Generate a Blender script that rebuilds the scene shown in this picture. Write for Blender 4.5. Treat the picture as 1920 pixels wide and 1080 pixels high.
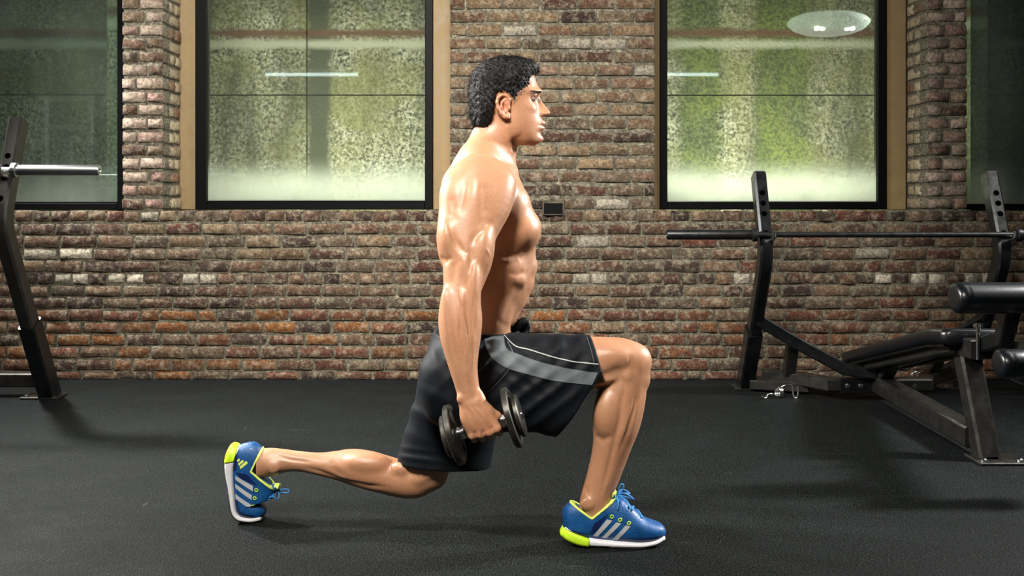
import bpy, bmesh, math, random
import numpy as np
from mathutils import Vector, Matrix, Euler
from mathutils.bvhtree import BVHTree

for _o in list(bpy.data.objects):
    bpy.data.objects.remove(_o)
SC = bpy.context.scene
COL = SC.collection
random.seed(7)
RNG = np.random.default_rng(7)

# ------------------------------------------------------------------ camera
FOC, CX, HY, CAMH = 2000.0, 960.0, 349.0, 1.07      # focal length (px), horizon row, eye height (m)
DW = FOC * CAMH / (712.0 - HY)                      # distance of the brick face
cam_d = bpy.data.cameras.new('camera')
cam = bpy.data.objects.new('camera', cam_d)
COL.objects.link(cam)
cam.location = (0, 0, CAMH)
cam.rotation_euler = (math.pi / 2, 0, 0)
cam_d.sensor_width = 36.0
cam_d.lens = FOC / 1920.0 * 36.0
cam_d.shift_y = -(540.0 - HY) / 1920.0
cam_d.clip_start = 0.05
SC.camera = cam

# ------------------------------------------------------------------ world, lights, exposure
SC.view_settings.view_transform = 'Standard'
SC.view_settings.look = 'None'
SC.view_settings.gamma = 1.0
SC.view_settings.use_curve_mapping = False
SC.view_settings.exposure = 0.0
W = bpy.data.worlds.new('world')
SC.world = W
W.use_nodes = True
W.node_tree.nodes['Background'].inputs[0].default_value = (0.55, 0.62, 0.66, 1)
W.node_tree.nodes['Background'].inputs[1].default_value = 0.025


def area(name, loc, target, size, power, color=(1, 1, 1), size_y=None, spread=180):
    l = bpy.data.lights.new(name, 'AREA')
    l.energy = power
    l.color = color
    l.size = size
    if size_y:
        l.shape = 'RECTANGLE'
        l.size_y = size_y
    l.spread = math.radians(spread)
    o = bpy.data.objects.new(name, l)
    COL.objects.link(o)
    o.location = loc
    d = Vector(target) - Vector(loc)
    o.rotation_euler = d.to_track_quat('-Z', 'Y').to_euler()
    return o


# studio strobes of the shoot: one from the left, one from the right, one by the left corner, a soft box overhead
area('strobe_left', (-2.9, 3.95, 2.55), (-0.1, 3.3, 0.75), 0.25, 105, (1.0, 0.97, 0.92), 0.5, 110)
area('strobe_right', (4.0, 4.35, 2.55), (0.6, 3.4, 0.8), 0.22, 125, (1.0, 0.98, 0.95), 0.5, 100)
area('strobe_corner', (-3.3, 5.55, 2.6), (-1.6, 4.6, 0.2), 0.2, 80, (1.0, 0.98, 0.95), 0.25, 100)
area('softbox_overhead', (-0.7, 1.4, 3.75), (-0.75, 5.6, 1.95), 2.2, 90, (1.0, 0.94, 0.86), 0.8, 72)
area('softbox_front', (-0.9, 0.4, 3.6), (-0.1, 3.3, 0.6), 0.8, 37, (1.0, 0.93, 0.84), 0.8, 60)
# flood lamps in the window well, behind the two middle windows
area('well_flood', (-0.98, DW + 0.78, 0.84), (-0.98, DW + 0.95, 1.9), 1.3, 29, (0.98, 1.0, 0.80), 0.12)
area('well_flood', (1.50, DW + 0.78, 0.84), (1.50, DW + 0.95, 1.9), 1.3, 48, (0.98, 1.0, 0.80), 0.12)


# ------------------------------------------------------------------ helpers
def P(px, py, D):
    return Vector(((px - CX) * D / FOC, D, CAMH - (py - HY) * D / FOC))


def floor_D(py):
    return FOC * CAMH / (py - HY)


def tag(o, label=None, cat=None, group=None, kind=None):
    if label: o['label'] = label
    if cat: o['category'] = cat
    if group: o['group'] = group
    if kind: o['kind'] = kind
    return o


def empty(name, loc=(0, 0, 0)):
    o = bpy.data.objects.new(name, None)
    COL.objects.link(o)
    o.location = loc
    o.empty_display_size = 0.05
    return o


def link(name, me, mat=None, parent=None, smooth=True):
    """one mesh object; vertices are given in world space, so a parented part keeps its place"""
    o = bpy.data.objects.new(name, me)
    COL.objects.link(o)
    if mat:
        for m in (mat if isinstance(mat, (list, tuple)) else [mat]):
            me.materials.append(m)
    if smooth:
        me.shade_smooth()
    if parent:
        o.parent = parent
        off = Vector((0, 0, 0))
        q = parent
        while q:
            off += q.location
            q = q.parent
        o.location = -off
    return o


def from_bm(name, bm, mat=None, parent=None, smooth=False, angle=None):
    me = bpy.data.meshes.new(name)
    bmesh.ops.recalc_face_normals(bm, faces=bm.faces)
    bm.to_mesh(me)
    bm.free()
    if angle is not None:
        me.shade_smooth()
        me.set_sharp_from_angle(angle=math.radians(angle))
    return link(name, me, mat, parent, smooth)


def bm_box(bm, c, d, rot=None, bevel=0.0, seg=1):
    r = bmesh.ops.create_cube(bm, size=1.0)
    vs = r['verts']
    M = Matrix.Translation(Vector(c)) @ ((rot.to_matrix().to_4x4() if hasattr(rot, 'to_matrix') else rot) if rot else Matrix.Identity(4)) @ Matrix.Diagonal((d[0], d[1], d[2], 1))
    bmesh.ops.transform(bm, matrix=M, verts=vs)
    if bevel:
        es = list({e for v in vs for e in v.link_edges})
        bmesh.ops.bevel(bm, geom=es, offset=bevel, segments=seg, affect='EDGES', profile=0.5)
    return bm


def bm_sweep(bm, pts, prof, up=(1, 0, 0), cap=True, closed=False):
    """sweep a 2-D profile (u along 'up', v across) along a polyline with mitred joints"""
    pts = [Vector(p) for p in pts]
    n = len(pts)
    up = Vector(up).normalized()
    rings = []
    for i, p in enumerate(pts):
        if closed:
            t0 = (pts[i] - pts[i - 1]).normalized(); t1 = (pts[(i + 1) % n] - pts[i]).normalized()
        else:
            t0 = (pts[i] - pts[i - 1]).normalized() if i else (pts[1] - pts[0]).normalized()
            t1 = (pts[i + 1] - pts[i]).normalized() if i < n - 1 else t0
        t = (t0 + t1)
        t = t.normalized() if t.length > 1e-6 else t1
        v0 = up.cross(t1).normalized() if up.cross(t1).length > 1e-4 else Vector((0, 0, 1))
        u = up - t * up.dot(t)
        u = u.normalized() if u.length > 1e-4 else v0
        v = t.cross(u).normalized()
        c = max(0.5, math.sqrt(max(0.0, (1 + t0.dot(t1)) / 2)))
        rings.append([bm.verts.new(p + u * a + v * (b / c)) for a, b in prof])
    m = len(prof)
    rng = range(n) if closed else range(n - 1)
    for i in rng:
        A, B = rings[i], rings[(i + 1) % n]
        for k in range(m):
            bm.faces.new((A[k], A[(k + 1) % m], B[(k + 1) % m], B[k]))
    if cap and not closed:
        bm.faces.new(rings[0][::-1]); bm.faces.new(rings[-1])
    return rings


def prof_rect(w, h, r=0.006):
    a, b = w / 2, h / 2
    r = min(r, a * 0.45, b * 0.45)
    return [(-a + r, -b), (a - r, -b), (a, -b + r), (a, b - r), (a - r, b), (-a + r, b), (-a, b - r), (-a, -b + r)]


def prof_round(r, n=12):
    return [(r * math.cos(2 * math.pi * k / n), r * math.sin(2 * math.pi * k / n)) for k in range(n)]


def smooth_path(pts, n=8, closed=False):
    pts = [Vector(p) for p in pts]
    out = []
    N = len(pts)
    rng = range(N) if closed else range(N - 1)
    for i in rng:
        p1, p2 = pts[i], pts[(i + 1) % N]
        p0 = pts[i - 1] if (i > 0 or closed) else p1 * 2 - p2
        p3 = pts[(i + 2) % N] if (i + 2 < N or closed) else p2 * 2 - p1
        for k in range(n):
            t = k / n
            out.append(0.5 * ((2 * p1) + (p2 - p0) * t + (2 * p0 - 5 * p1 + 4 * p2 - p3) * t * t + (3 * p1 - p0 - 3 * p2 + p3) * t ** 3))
    if not closed:
        out.append(pts[-1])
    return out


def beam(name, pts, w, h, mat, parent, up=(1, 0, 0), r=0.006):
    bm = bmesh.new()
    bm_sweep(bm, pts, prof_rect(w, h, r), up)
    return from_bm(name, bm, mat, parent, angle=32)


def any_up(pts):
    d = (Vector(pts[-1]) - Vector(pts[0])).normalized()
    for c in ((0, 0, 1), (1, 0, 0), (0, 1, 0)):
        if abs(d.dot(Vector(c))) < 0.75:
            return c
    return (0, 0, 1)


def tube(name, pts, r, mat, parent=None, n=12, closed=False, up=None):
    bm = bmesh.new()
    bm_sweep(bm, pts, prof_round(r, n), up or any_up(pts), closed=closed)
    return from_bm(name, bm, mat, parent, angle=50)


def bm_lathe(bm, p0, axis, prof, n=28):
    """revolve [(along, radius)] about axis from p0"""
    ax = Vector(axis).normalized()
    a = ax.orthogonal().normalized()
    b = ax.cross(a)
    rings = []
    for t, r in prof:
        rings.append([bm.verts.new(Vector(p0) + ax * t + (a * math.cos(2 * math.pi * k / n) + b * math.sin(2 * math.pi * k / n)) * max(r, 1e-5)) for k in range(n)])
    for i in range(len(rings) - 1):
        for k in range(n):
            bm.faces.new((rings[i][k], rings[i][(k + 1) % n], rings[i + 1][(k + 1) % n], rings[i + 1][k]))
    if prof[0][1] > 1e-4: bm.faces.new(rings[0][::-1])
    if prof[-1][1] > 1e-4: bm.faces.new(rings[-1])
    return bm


def lathe(name, p0, axis, prof, mat, parent=None, n=28, angle=35):
    bm = bmesh.new()
    bm_lathe(bm, p0, axis, prof, n)
    return from_bm(name, bm, mat, parent, angle=angle)


# ------------------------------------------------------------------ materials
def new_mat(name):
    m = bpy.data.materials.new(name)
    m.use_nodes = True
    nt = m.node_tree
    b = nt.nodes['Principled BSDF']
    return m, nt, b


def N(nt, t, **kw):
    n = nt.nodes.new(t)
    for k, v in kw.items():
        if k.startswith('i_'):
            n.inputs[k[2:].replace('_', ' ')].default_value = v
        else:
            setattr(n, k, v)
    return n


def ramp(nt, src, stops, interp='LINEAR'):
    r = nt.nodes.new('ShaderNodeValToRGB')
    r.color_ramp.interpolation = interp
    e = r.color_ramp.elements
    while len(e) < len(stops):
        e.new(0.5)
    for el, (p, c) in zip(e, stops):
        el.position = p
        el.color = c if len(c) == 4 else (*c, 1)
    nt.links.new(src, r.inputs[0])
    return r.outputs[0]


def mixc(nt, f, a, b, mode='MIX'):
    m = nt.nodes.new('ShaderNodeMix')
    m.data_type = 'RGBA'
    m.blend_type = mode
    for sock, v in ((m.inputs['Factor'], f), (m.inputs['A'], a), (m.inputs['B'], b)):
        if hasattr(v, 'is_output'):
            nt.links.new(v, sock)
        else:
            sock.default_value = v if not isinstance(v, tuple) or len(v) == 4 else (*v, 1)
    # the colour sockets carry the same names as the float ones: set them by index
    for idx, v in ((6, a), (7, b)):
        if hasattr(v, 'is_output'):
            nt.links.new(v, m.inputs[idx])
        else:
            m.inputs[idx].default_value = v if len(v) == 4 else (*v, 1)
    return m.outputs[2]


def mixc(nt, f, a, b, mode='MIX'):
    m = nt.nodes.new('ShaderNodeMix')
    m.data_type = 'RGBA'
    m.blend_type = mode
    for idx, v in ((0, f), (6, a), (7, b)):
        if hasattr(v, 'is_output'):
            nt.links.new(v, m.inputs[idx])
        elif idx == 0:
            m.inputs[0].default_value = v
        else:
            m.inputs[idx].default_value = v if len(v) == 4 else (*v, 1)
    return m.outputs[2]


def noise(nt, scale, detail=4, rough=0.55, vec=None, dist=0.0):
    n = nt.nodes.new('ShaderNodeTexNoise')
    n.inputs['Scale'].default_value = scale
    n.inputs['Detail'].default_value = detail
    n.inputs['Roughness'].default_value = rough
    n.inputs['Distortion'].default_value = dist
    if vec is not None:
        nt.links.new(vec, n.inputs['Vector'])
    return n.outputs['Fac']


def pos(nt, scale=(1, 1, 1), rot=(0, 0, 0)):
    g = nt.nodes.new('ShaderNodeTexCoord')
    m = nt.nodes.new('ShaderNodeMapping')
    m.inputs['Scale'].default_value = scale
    m.inputs['Rotation'].default_value = rot
    nt.links.new(g.outputs['Object'], m.inputs['Vector'])
    return m.outputs[0]


def wpos(nt, scale=(1, 1, 1)):
    g = nt.nodes.new('ShaderNodeNewGeometry')
    m = nt.nodes.new('ShaderNodeMapping')
    m.inputs['Scale'].default_value = scale
    nt.links.new(g.outputs['Position'], m.inputs['Vector'])
    return m.outputs[0]


def bump(nt, b, h, strength=0.3, dist=0.01):
    n = nt.nodes.new('ShaderNodeBump')
    n.inputs['Strength'].default_value = strength
    n.inputs['Distance'].default_value = dist
    nt.links.new(h, n.inputs['Height'])
    nt.links.new(n.outputs[0], b.inputs['Normal'])
    return n


def simple(name, col, rough=0.5, metal=0.0, spec=0.5, bscale=0, bstr=0.2, var=0.0, coat=0.0):
    m, nt, b = new_mat(name)
    b.inputs['Base Color'].default_value = (*col, 1)
    b.inputs['Roughness'].default_value = rough
    b.inputs['Metallic'].default_value = metal
    b.inputs['Specular IOR Level'].default_value = spec
    b.inputs['Coat Weight'].default_value = coat
    if var:
        f = noise(nt, 22, 5, 0.6, pos(nt))
        c0 = tuple(c * (1 - var) for c in col); c1 = tuple(min(1, c * (1 + var)) for c in col)
        nt.links.new(ramp(nt, f, [(0.3, c0), (0.7, c1)]), b.inputs['Base Color'])
        nt.links.new(ramp(nt, f, [(0.3, (rough * 0.8,) * 3), (0.7, (min(1, rough * 1.25),) * 3)]), b.inputs['Roughness'])
    if bscale:
        bump(nt, b, noise(nt, bscale, 4, 0.6, pos(nt)), bstr, 0.004)
    return m


def brick_mat(name, from_attr):
    m, nt, b = new_mat(name)
    if from_attr:
        a = N(nt, 'ShaderNodeVertexColor'); a.layer_name = 'brick_colour'
        base = a.outputs[0]
    else:
        a = N(nt, 'ShaderNodeObjectInfo')
        base = a.outputs['Color']
    w = wpos(nt)
    n1 = noise(nt, 60, 6, 0.78, w, 0.0)
    n2 = noise(nt, 19, 8, 0.8, w, 0.1)
    n3 = noise(nt, 130, 4, 0.7, w)
    dark = mixc(nt, 1.0, base, (0.30, 0.27, 0.24), 'MULTIPLY')
    c = mixc(nt, ramp(nt, n1, [(0.40, (0, 0, 0)), (0.62, (1, 1, 1))]), dark, base)
    pale = mixc(nt, 0.60, base, (0.40, 0.35, 0.245))
    c = mixc(nt, ramp(nt, n2, [(0.50, (0, 0, 0)), (0.60, (0.9, 0.9, 0.9))]), c, pale)
    c = mixc(nt, ramp(nt, n3, [(0.62, (0, 0, 0)), (0.75, (0.75, 0.75, 0.75))]), c, (0.025, 0.02, 0.018))
    if not from_attr:
        tc = N(nt, 'ShaderNodeTexCoord'); sp = N(nt, 'ShaderNodeSeparateXYZ'); nt.links.new(tc.outputs['Object'], sp.inputs[0])
        ds = []
        for ax, ln in (('X', 0.19), ('Z', 0.062)):
            ab = N(nt, 'ShaderNodeMath', operation='ABSOLUTE'); nt.links.new(sp.outputs[ax], ab.inputs[0])
            mm = N(nt, 'ShaderNodeMath', operation='MULTIPLY_ADD'); nt.links.new(ab.outputs[0], mm.inputs[0]); mm.inputs[1].default_value = -ln; mm.inputs[2].default_value = ln * 0.5
            ds.append(mm.outputs[0])
        mn = N(nt, 'ShaderNodeMath', operation='MINIMUM'); nt.links.new(ds[0], mn.inputs[0]); nt.links.new(ds[1], mn.inputs[1])
        n5 = noise(nt, 34, 6, 0.7, w)
        ed = N(nt, 'ShaderNodeMath', operation='MULTIPLY_ADD'); nt.links.new(n5, ed.inputs[0]); ed.inputs[1].default_value = -0.075; nt.links.new(mn.outputs[0], ed.inputs[2])
        mf = N(nt, 'ShaderNodeMapRange'); nt.links.new(ed.outputs[0], mf.inputs['Value'])
        mf.inputs['From Min'].default_value = -0.0285; mf.inputs['From Max'].default_value = -0.0355
        mort = ramp(nt, noise(nt, 80, 5, 0.7, w), [(0.36, (0.05, 0.043, 0.028)), (0.52, (0.17, 0.15, 0.10)), (0.68, (0.40, 0.37, 0.28))])
        c = mixc(nt, mf.outputs[0], c, mort)
    nt.links.new(c, b.inputs['Base Color'])
    b.inputs['Roughness'].default_value = 0.78
    b.inputs['Specular IOR Level'].default_value = 0.35
    add = N(nt, 'ShaderNodeMath', operation='ADD')
    nt.links.new(n1, add.inputs[0]); nt.links.new(n3, add.inputs[1])
    bump(nt, b, add.outputs[0], 0.9, 0.012)
    return m


def mortar_mat():
    m, nt, b = new_mat('mortar')
    w = wpos(nt)
    n1 = noise(nt, 45, 6, 0.7, w)
    n2 = noise(nt, 7, 4, 0.6, w)
    c = ramp(nt, n1, [(0.34, (0.03, 0.027, 0.018)), (0.50, (0.15, 0.135, 0.092)), (0.68, (0.38, 0.35, 0.26))])
    c = mixc(nt, ramp(nt, n2, [(0.4, (0, 0, 0)), (0.65, (0.7, 0.7, 0.7))]), c, (0.10, 0.09, 0.065))
    nt.links.new(c, b.inputs['Base Color'])
    b.inputs['Roughness'].default_value = 0.9
    bump(nt, b, n1, 1.0, 0.015)
    return m


def rubber_floor_mat():
    m, nt, b = new_mat('rubber_floor')
    w = wpos(nt)
    n1 = noise(nt, 210, 3, 0.7, w)
    n2 = noise(nt, 3.2, 5, 0.65, w)
    n3 = noise(nt, 70, 3, 0.7, w)
    c = ramp(nt, n1, [(0.40, (0.0014, 0.0018, 0.0018)), (0.54, (0.0040, 0.0050, 0.0050)), (0.66, (0.046, 0.056, 0.055))])
    c = mixc(nt, ramp(nt, n2, [(0.45, (0, 0, 0)), (0.78, (0.35, 0.35, 0.35))]), c, (0.012, 0.0145, 0.0145))
    # scuffs and scratches, laid in a few directions
    for sc, rot, th in (((3, 60, 1), 0.5, 0.70), ((40, 4, 1), 0.25, 0.72)):
        g = N(nt, 'ShaderNodeNewGeometry')
        mp = N(nt, 'ShaderNodeMapping')
        mp.inputs['Scale'].default_value = sc
        mp.inputs['Rotation'].default_value = (0, 0, rot)
        nt.links.new(g.outputs['Position'], mp.inputs['Vector'])
        s = noise(nt, 1.3, 3, 0.55, mp.outputs[0], 0.7)
        c = mixc(nt, ramp(nt, s, [(th, (0, 0, 0)), (th + 0.07, (0.35, 0.35, 0.35))]), c, (0.09, 0.098, 0.096))
    nt.links.new(c, b.inputs['Base Color'])
    nt.links.new(ramp(nt, n2, [(0.35, (0.55,) * 3), (0.7, (0.75,) * 3)]), b.inputs['Roughness'])
    b.inputs['Specular IOR Level'].default_value = 0.07
    add = N(nt, 'ShaderNodeMath', operation='ADD')
    nt.links.new(n1, add.inputs[0]); nt.links.new(n3, add.inputs[1])
    bump(nt, b, add.outputs[0], 0.5, 0.006)
    return m


M = {}
M['brick'] = brick_mat('brick', False)
M['brick_joined'] = brick_mat('brick_joined', True)
M['mortar'] = mortar_mat()
M['floor'] = rubber_floor_mat()
M['casing'] = simple('tan_painted_wood', (0.235, 0.165, 0.075), 0.6, bscale=40, bstr=0.25, var=0.12)
M['black_frame'] = simple('black_frame_paint', (0.0015, 0.0018, 0.0022), 0.5, 0, 0.10, bscale=60, bstr=0.1)
M['black_steel'] = simple('black_powder_steel', (0.0035, 0.0040, 0.0045), 0.28, 0.0, 0.45, bscale=90, bstr=0.05, var=0.2)
M['grey_steel'] = simple('worn_grey_steel', (0.060, 0.058, 0.052), 0.34, 0.8, 0.5, bscale=120, bstr=0.05, var=0.14)
M['dark_bar'] = simple('dark_bar_steel', (0.035, 0.036, 0.037), 0.34, 0.8, 0.5, bscale=300, bstr=0.15, var=0.2)
M['chrome'] = simple('chrome', (0.72, 0.73, 0.73), 0.16, 1.0)
M['bright_sleeve'] = simple('bright_sleeve_steel', (0.50, 0.51, 0.50), 0.28, 1.0)
M['vinyl'] = simple('black_vinyl', (0.0035, 0.0045, 0.006), 0.30, 0.0, 0.5, bscale=90, bstr=0.06)
M['hole'] = simple('dark_hole', (0.0008, 0.0008, 0.0008), 1.0, 0, 0.0)
M['iron'] = simple('cast_iron_plate', (0.045, 0.044, 0.038), 0.38, 0.75, 0.5, bscale=70, bstr=0.15, var=0.3)
M['plate_cover'] = simple('outlet_plate_metal', (0.10, 0.09, 0.065), 0.4, 0.6, var=0.3)
M['rubber_cap'] = simple('black_rubber', (0.01, 0.01, 0.011), 0.7)
# ------------------------------------------------------------------ the setting: floor, brick wall, piers, windows, well
SW = FOC / DW                       # wall scale, px per metre


def WX(px): return (px - CX) / SW
def WZ(py): return CAMH - (py - HY) / SW


bm = bmesh.new()
bm_box(bm, (0, 1.9, -0.03), (9.6, 8.02, 0.06))
tag(from_bm('floor', bm, M['floor']), 'black speckled rubber gym floor with scuffs', 'floor', kind='structure')
# seam where two rubber sheets meet, by the bench
tube('floor_seam', smooth_path([P(1838, 690, floor_D(690)) + Vector((0, -0.02, 0.0)), P(1880, 706, floor_D(706)), P(1935, 727, floor_D(727)), P(2020, 760, floor_D(760))], 6), 0.006, M['rubber_cap'])
tag(bpy.data.objects['floor_seam'], 'thin curved seam between rubber sheets by the wall', 'seam', kind='structure')

RECESS = 0.31
X0, X1 = WX(-430), WX(2350)
SILL_Z = WZ(395.5)
TOPZ, HEADZ = 3.3, 2.62
CORE_Y = DW + 0.011                 # mortar face, the bricks stand proud of it

# mortar cores ------------------------------------------------------
def slab(name, x0, x1, y0, y1, z0, z1, label):
    bm = bmesh.new()
    bm_box(bm, ((x0 + x1) / 2, (y0 + y1) / 2, (z0 + z1) / 2), (x1 - x0, y1 - y0, z1 - z0))
    return tag(from_bm(name, bm, M['mortar']), label, 'wall', kind='structure')


wall = slab('wall_back', X0, X1, CORE_Y, DW + 0.42, -0.02, SILL_Z - 0.012, 'old brick wall below the windows with header course under the sills')
PIERS = [('wall_pier_far_left', -430, -340, None), ('wall_pier_left', 228.5, 306, 'R'), ('wall_pier_center', 843.5, 1228.5, None),
         ('wall_pier_right', 1739.5, 1814, 'L'), ('wall_pier_far_right', 2270, 2350, None)]
PL = ['brick pier beyond the window with blue flare', 'narrow brick pier between the dark window and wide grey-green window', 'broad brick pier behind the man between two windows',
      'narrow brick pier beside the mossy window', 'brick pier beyond the dark window by the bench']
piers = []
for (nm, a, b, side), lb in zip(PIERS, PL):
    piers.append(slab(nm, WX(a) + 0.008, WX(b) - 0.008, CORE_Y, DW + RECESS + 0.10, SILL_Z - 0.012, HEADZ, lb))
top = slab('wall_lintel', X0, X1, CORE_Y, DW + 0.42, HEADZ, TOPZ, 'brick wall above the windows')

# brick shapes ------------------------------------------------------
def brick_mesh(i):
    r = random.Random(100 + i)
    xs = [-0.5, -0.455, r.uniform(-0.15, 0.15), 0.455, 0.5]
    zs = [-0.5, -0.37, 0.37, 0.5]
    vs, fs = [], []
    for a, x in enumerate(xs):
        for c, z in enumerate(zs):
            edge = (a in (0, 4)) + (c in (0, 3))
            y = {0: r.uniform(-0.02, 0.035), 1: r.uniform(0.05, 0.14), 2: r.uniform(0.13, 0.30)}[edge]
            k = 0.97 if edge == 2 else 1.0
            vs.append((x * k + r.uniform(-0.014, 0.014), y, z * k + r.uniform(-0.06, 0.06)))
    idx = lambda a, c: a * 4 + c
    for a in range(4):
        for c in range(3):
            fs.append((idx(a, c), idx(a + 1, c), idx(a + 1, c + 1), idx(a, c + 1)))
    ring = [idx(a, 0) for a in range(5)] + [idx(4, c) for c in (1, 2, 3)] + [idx(a, 3) for a in (3, 2, 1, 0)] + [idx(0, c) for c in (2, 1)]
    base = len(vs)
    for k in ring:
        vs.append((vs[k][0], 1.0, vs[k][2]))
    n = len(ring)
    for k in range(n):
        fs.append((ring[k], base + k, base + (k + 1) % n, ring[(k + 1) % n]))
    return vs, fs


BV = [brick_mesh(i) for i in range(14)]
BMESH = []
for i, (vs, fs) in enumerate(BV):
    me = bpy.data.meshes.new('brick')
    me.from_pydata(vs, [], fs)
    me.update()
    me.shade_smooth()
    me.materials.append(M['brick'])
    BMESH.append(me)

PAL = [((0.105, 0.050, 0.036), 3.0), ((0.150, 0.082, 0.055), 3.4), ((0.195, 0.120, 0.080), 3.0), ((0.062, 0.036, 0.030), 2.0),
       ((0.235, 0.165, 0.110), 2.0), ((0.155, 0.052, 0.034), 1.2), ((0.165, 0.120, 0.090), 2.0), ((0.125, 0.095, 0.072), 1.6)]
WHITE = (0.52, 0.48, 0.38)
ORANGE = (0.36, 0.135, 0.030)


def pick(palette, r):
    t = r.random() * sum(w for _, w in palette)
    for c, w in palette:
        t -= w
        if t <= 0:
            break
    k = r.uniform(0.78, 1.22)
    return tuple(min(1, q * k * t) for q, t in zip(c, (1.0, 0.96, 0.80)))


WHITE_AT = [(155, 476), (1135, 450), (1160, 381), (1130, 77), (1655, 521), (1747, 521), (230, 523), (140, 523), (371, 522), (1110, 522),
            (280, 405), (1655, 476), (437, 478), (75, 470), (1195, 128), (1090, 70), (960, 53), (1410, 522), (1835, 523)]
ORANGE_AT = [(125, 590), (270, 591), (340, 591), (390, 591), (240, 614), (300, 614), (470, 615), (135, 637), (200, 637), (270, 660), (480, 591),
             (545, 615), (610, 591), (680, 614), (760, 600), (600, 637), (700, 660), (420, 660), (330, 704), (60, 637), (20, 660), (1010, 592), (1330, 614), (1340, 607), (850, 591)]


def course_colour(px, py, r):
    for x, y in WHITE_AT:
        if abs(px - x) < 26 and abs(py - y) < 12:
            k = 1.5 if (x, y) in ((1655, 521), (1747, 521), (230, 523), (155, 476)) else r.uniform(0.75, 1.1); return tuple(c * k for c in WHITE)
    for x, y in ORANGE_AT:
        if abs(px - x) < 30 and abs(py - y) < 12:
            k = r.uniform(0.55, 0.95); return tuple(c * k for c in ORANGE)
    c = pick(PAL, r)
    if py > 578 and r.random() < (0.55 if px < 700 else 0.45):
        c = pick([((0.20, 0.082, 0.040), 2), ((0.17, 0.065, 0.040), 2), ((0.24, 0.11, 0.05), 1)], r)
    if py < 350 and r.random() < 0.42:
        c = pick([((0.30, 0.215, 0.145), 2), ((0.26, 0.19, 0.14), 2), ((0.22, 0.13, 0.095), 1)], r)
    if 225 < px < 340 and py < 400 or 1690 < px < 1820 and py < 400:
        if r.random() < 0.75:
            c = pick([((0.58, 0.47, 0.45), 2), ((0.50, 0.40, 0.38), 2), ((0.40, 0.26, 0.25), 1)], r)  # pinkish pier brick, colour raised to carry the light falling on the piers
    return c


LOW = [(396, 415, 'H'), (419, 440, 'S'), (442, 464, 'S'), (466, 487, 'S'), (489, 511, 'S'), (513, 533, 'H'), (536, 556, 'S'), (558, 579, 'S'),
       (581, 602, 'S'), (604, 625, 'S'), (627, 648, 'S'), (650, 672, 'S'), (674, 695, 'S'), (697, 714, 'S')]
UP = [(372 - 25.05 * k, 392.5 - 25.05 * k, 'S') for k in range(0, 25)]
UP = [u for u in UP if WZ(u[0]) < HEADZ]
_r = random.Random(21)
cells = {'wall_back': []}
for row, (a, b, kind) in enumerate(LOW):
    pitch = 68.3 if kind == 'S' else 33.5
    x = -430 + (row % 2) * 34 + _r.uniform(-8, 8) - 40
    while x < 2350:
        wd = pitch * _r.uniform(0.94, 1.06)
        if kind == 'S' and _r.random() < 0.09: wd = 36
        x0, x1 = max(x, -430), min(x + wd - _r.uniform(2.2, 4.6), 2350)
        if x1 - x0 > 10:
            cells['wall_back'].append((x0, x1, a + _r.uniform(-1, 1), b + _r.uniform(-1, 0.8), 0.10))
        x += wd
for (nm, pa, pb, side), _ in zip(PIERS, PL):
    L = cells[nm] = []
    for row, (a, b, kind) in enumerate(UP):
        x = pa
        first = _r.uniform(28, 36) if row % 2 else (68 if pb - pa > 100 else _r.uniform(42, 52))
        while x < pb - 4:
            wd = (first if x == pa else 68) * _r.uniform(0.95, 1.05)
            x1 = x + wd
            if pb - x1 < 18: x1 = pb + 2.5
            end = 0
            if side == 'R' and x1 > pb: end = 1
            if side == 'L' and x == pa: end = -1
            L.append((x, min(x1, pb + 2.5) - 2.8, a + _r.uniform(-0.8, 0.8), b + _r.uniform(-0.8, 0.8), 0.10 if (row % 2 or not end) else 0.205))
            x = x1


def shown(px, py):
    """how much of a brick the photograph can show here (things standing in front hide it)"""
    if px < -10 or px > 1930 or py < -12: return 0
    if 830 < px < 1000 and 120 < py < 640: return 0.05
    if 790 < px < 1215 and py > 625: return 0.1
    if py > 690: return 0.45
    if 1560 < px and py > 600: return 0.5
    return 1.0


parent_of = {'wall_back': wall}
for p in piers: parent_of[p.name] = p
joined_v, joined_f, joined_c = {}, {}, {}


def put_brick(parent, x0, x1, y0, z0, z1, dep, colour, single, axis='Y', flip=1):
    """axis Y: face towards the room; axis X: face towards the window opening"""
    k = _r.randrange(14)
    cx, cz, lx, lz = (x0 + x1) / 2, (z0 + z1) / 2, x1 - x0, z1 - z0
    if axis == 'Y':
        Mx = Matrix.Translation((cx, y0, cz)) @ Matrix.Diagonal((lx, dep, lz, 1))
    else:
        Mx = Matrix.Translation((y0, cx, cz)) @ Matrix.Rotation(flip * math.pi / 2, 4, 'Z') @ Matrix.Diagonal((lx, dep, lz, 1))
    if single:
        o = bpy.data.objects.new('brick', BMESH[k])
        COL.objects.link(o)
        o.parent = parent
        o.matrix_local = Mx
        o.color = (*colour, 1)
    else:
        V, Fc, Cc = joined_v.setdefault(parent.name, []), joined_f.setdefault(parent.name, []), joined_c.setdefault(parent.name, [])
        b0 = len(V)
        vs, fs = BV[k]
        V.extend([tuple(Mx @ Vector(v)) for v in vs])
        Fc.extend([tuple(q + b0 for q in f) for f in fs])
        Cc.extend([colour] * len(vs))


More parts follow.
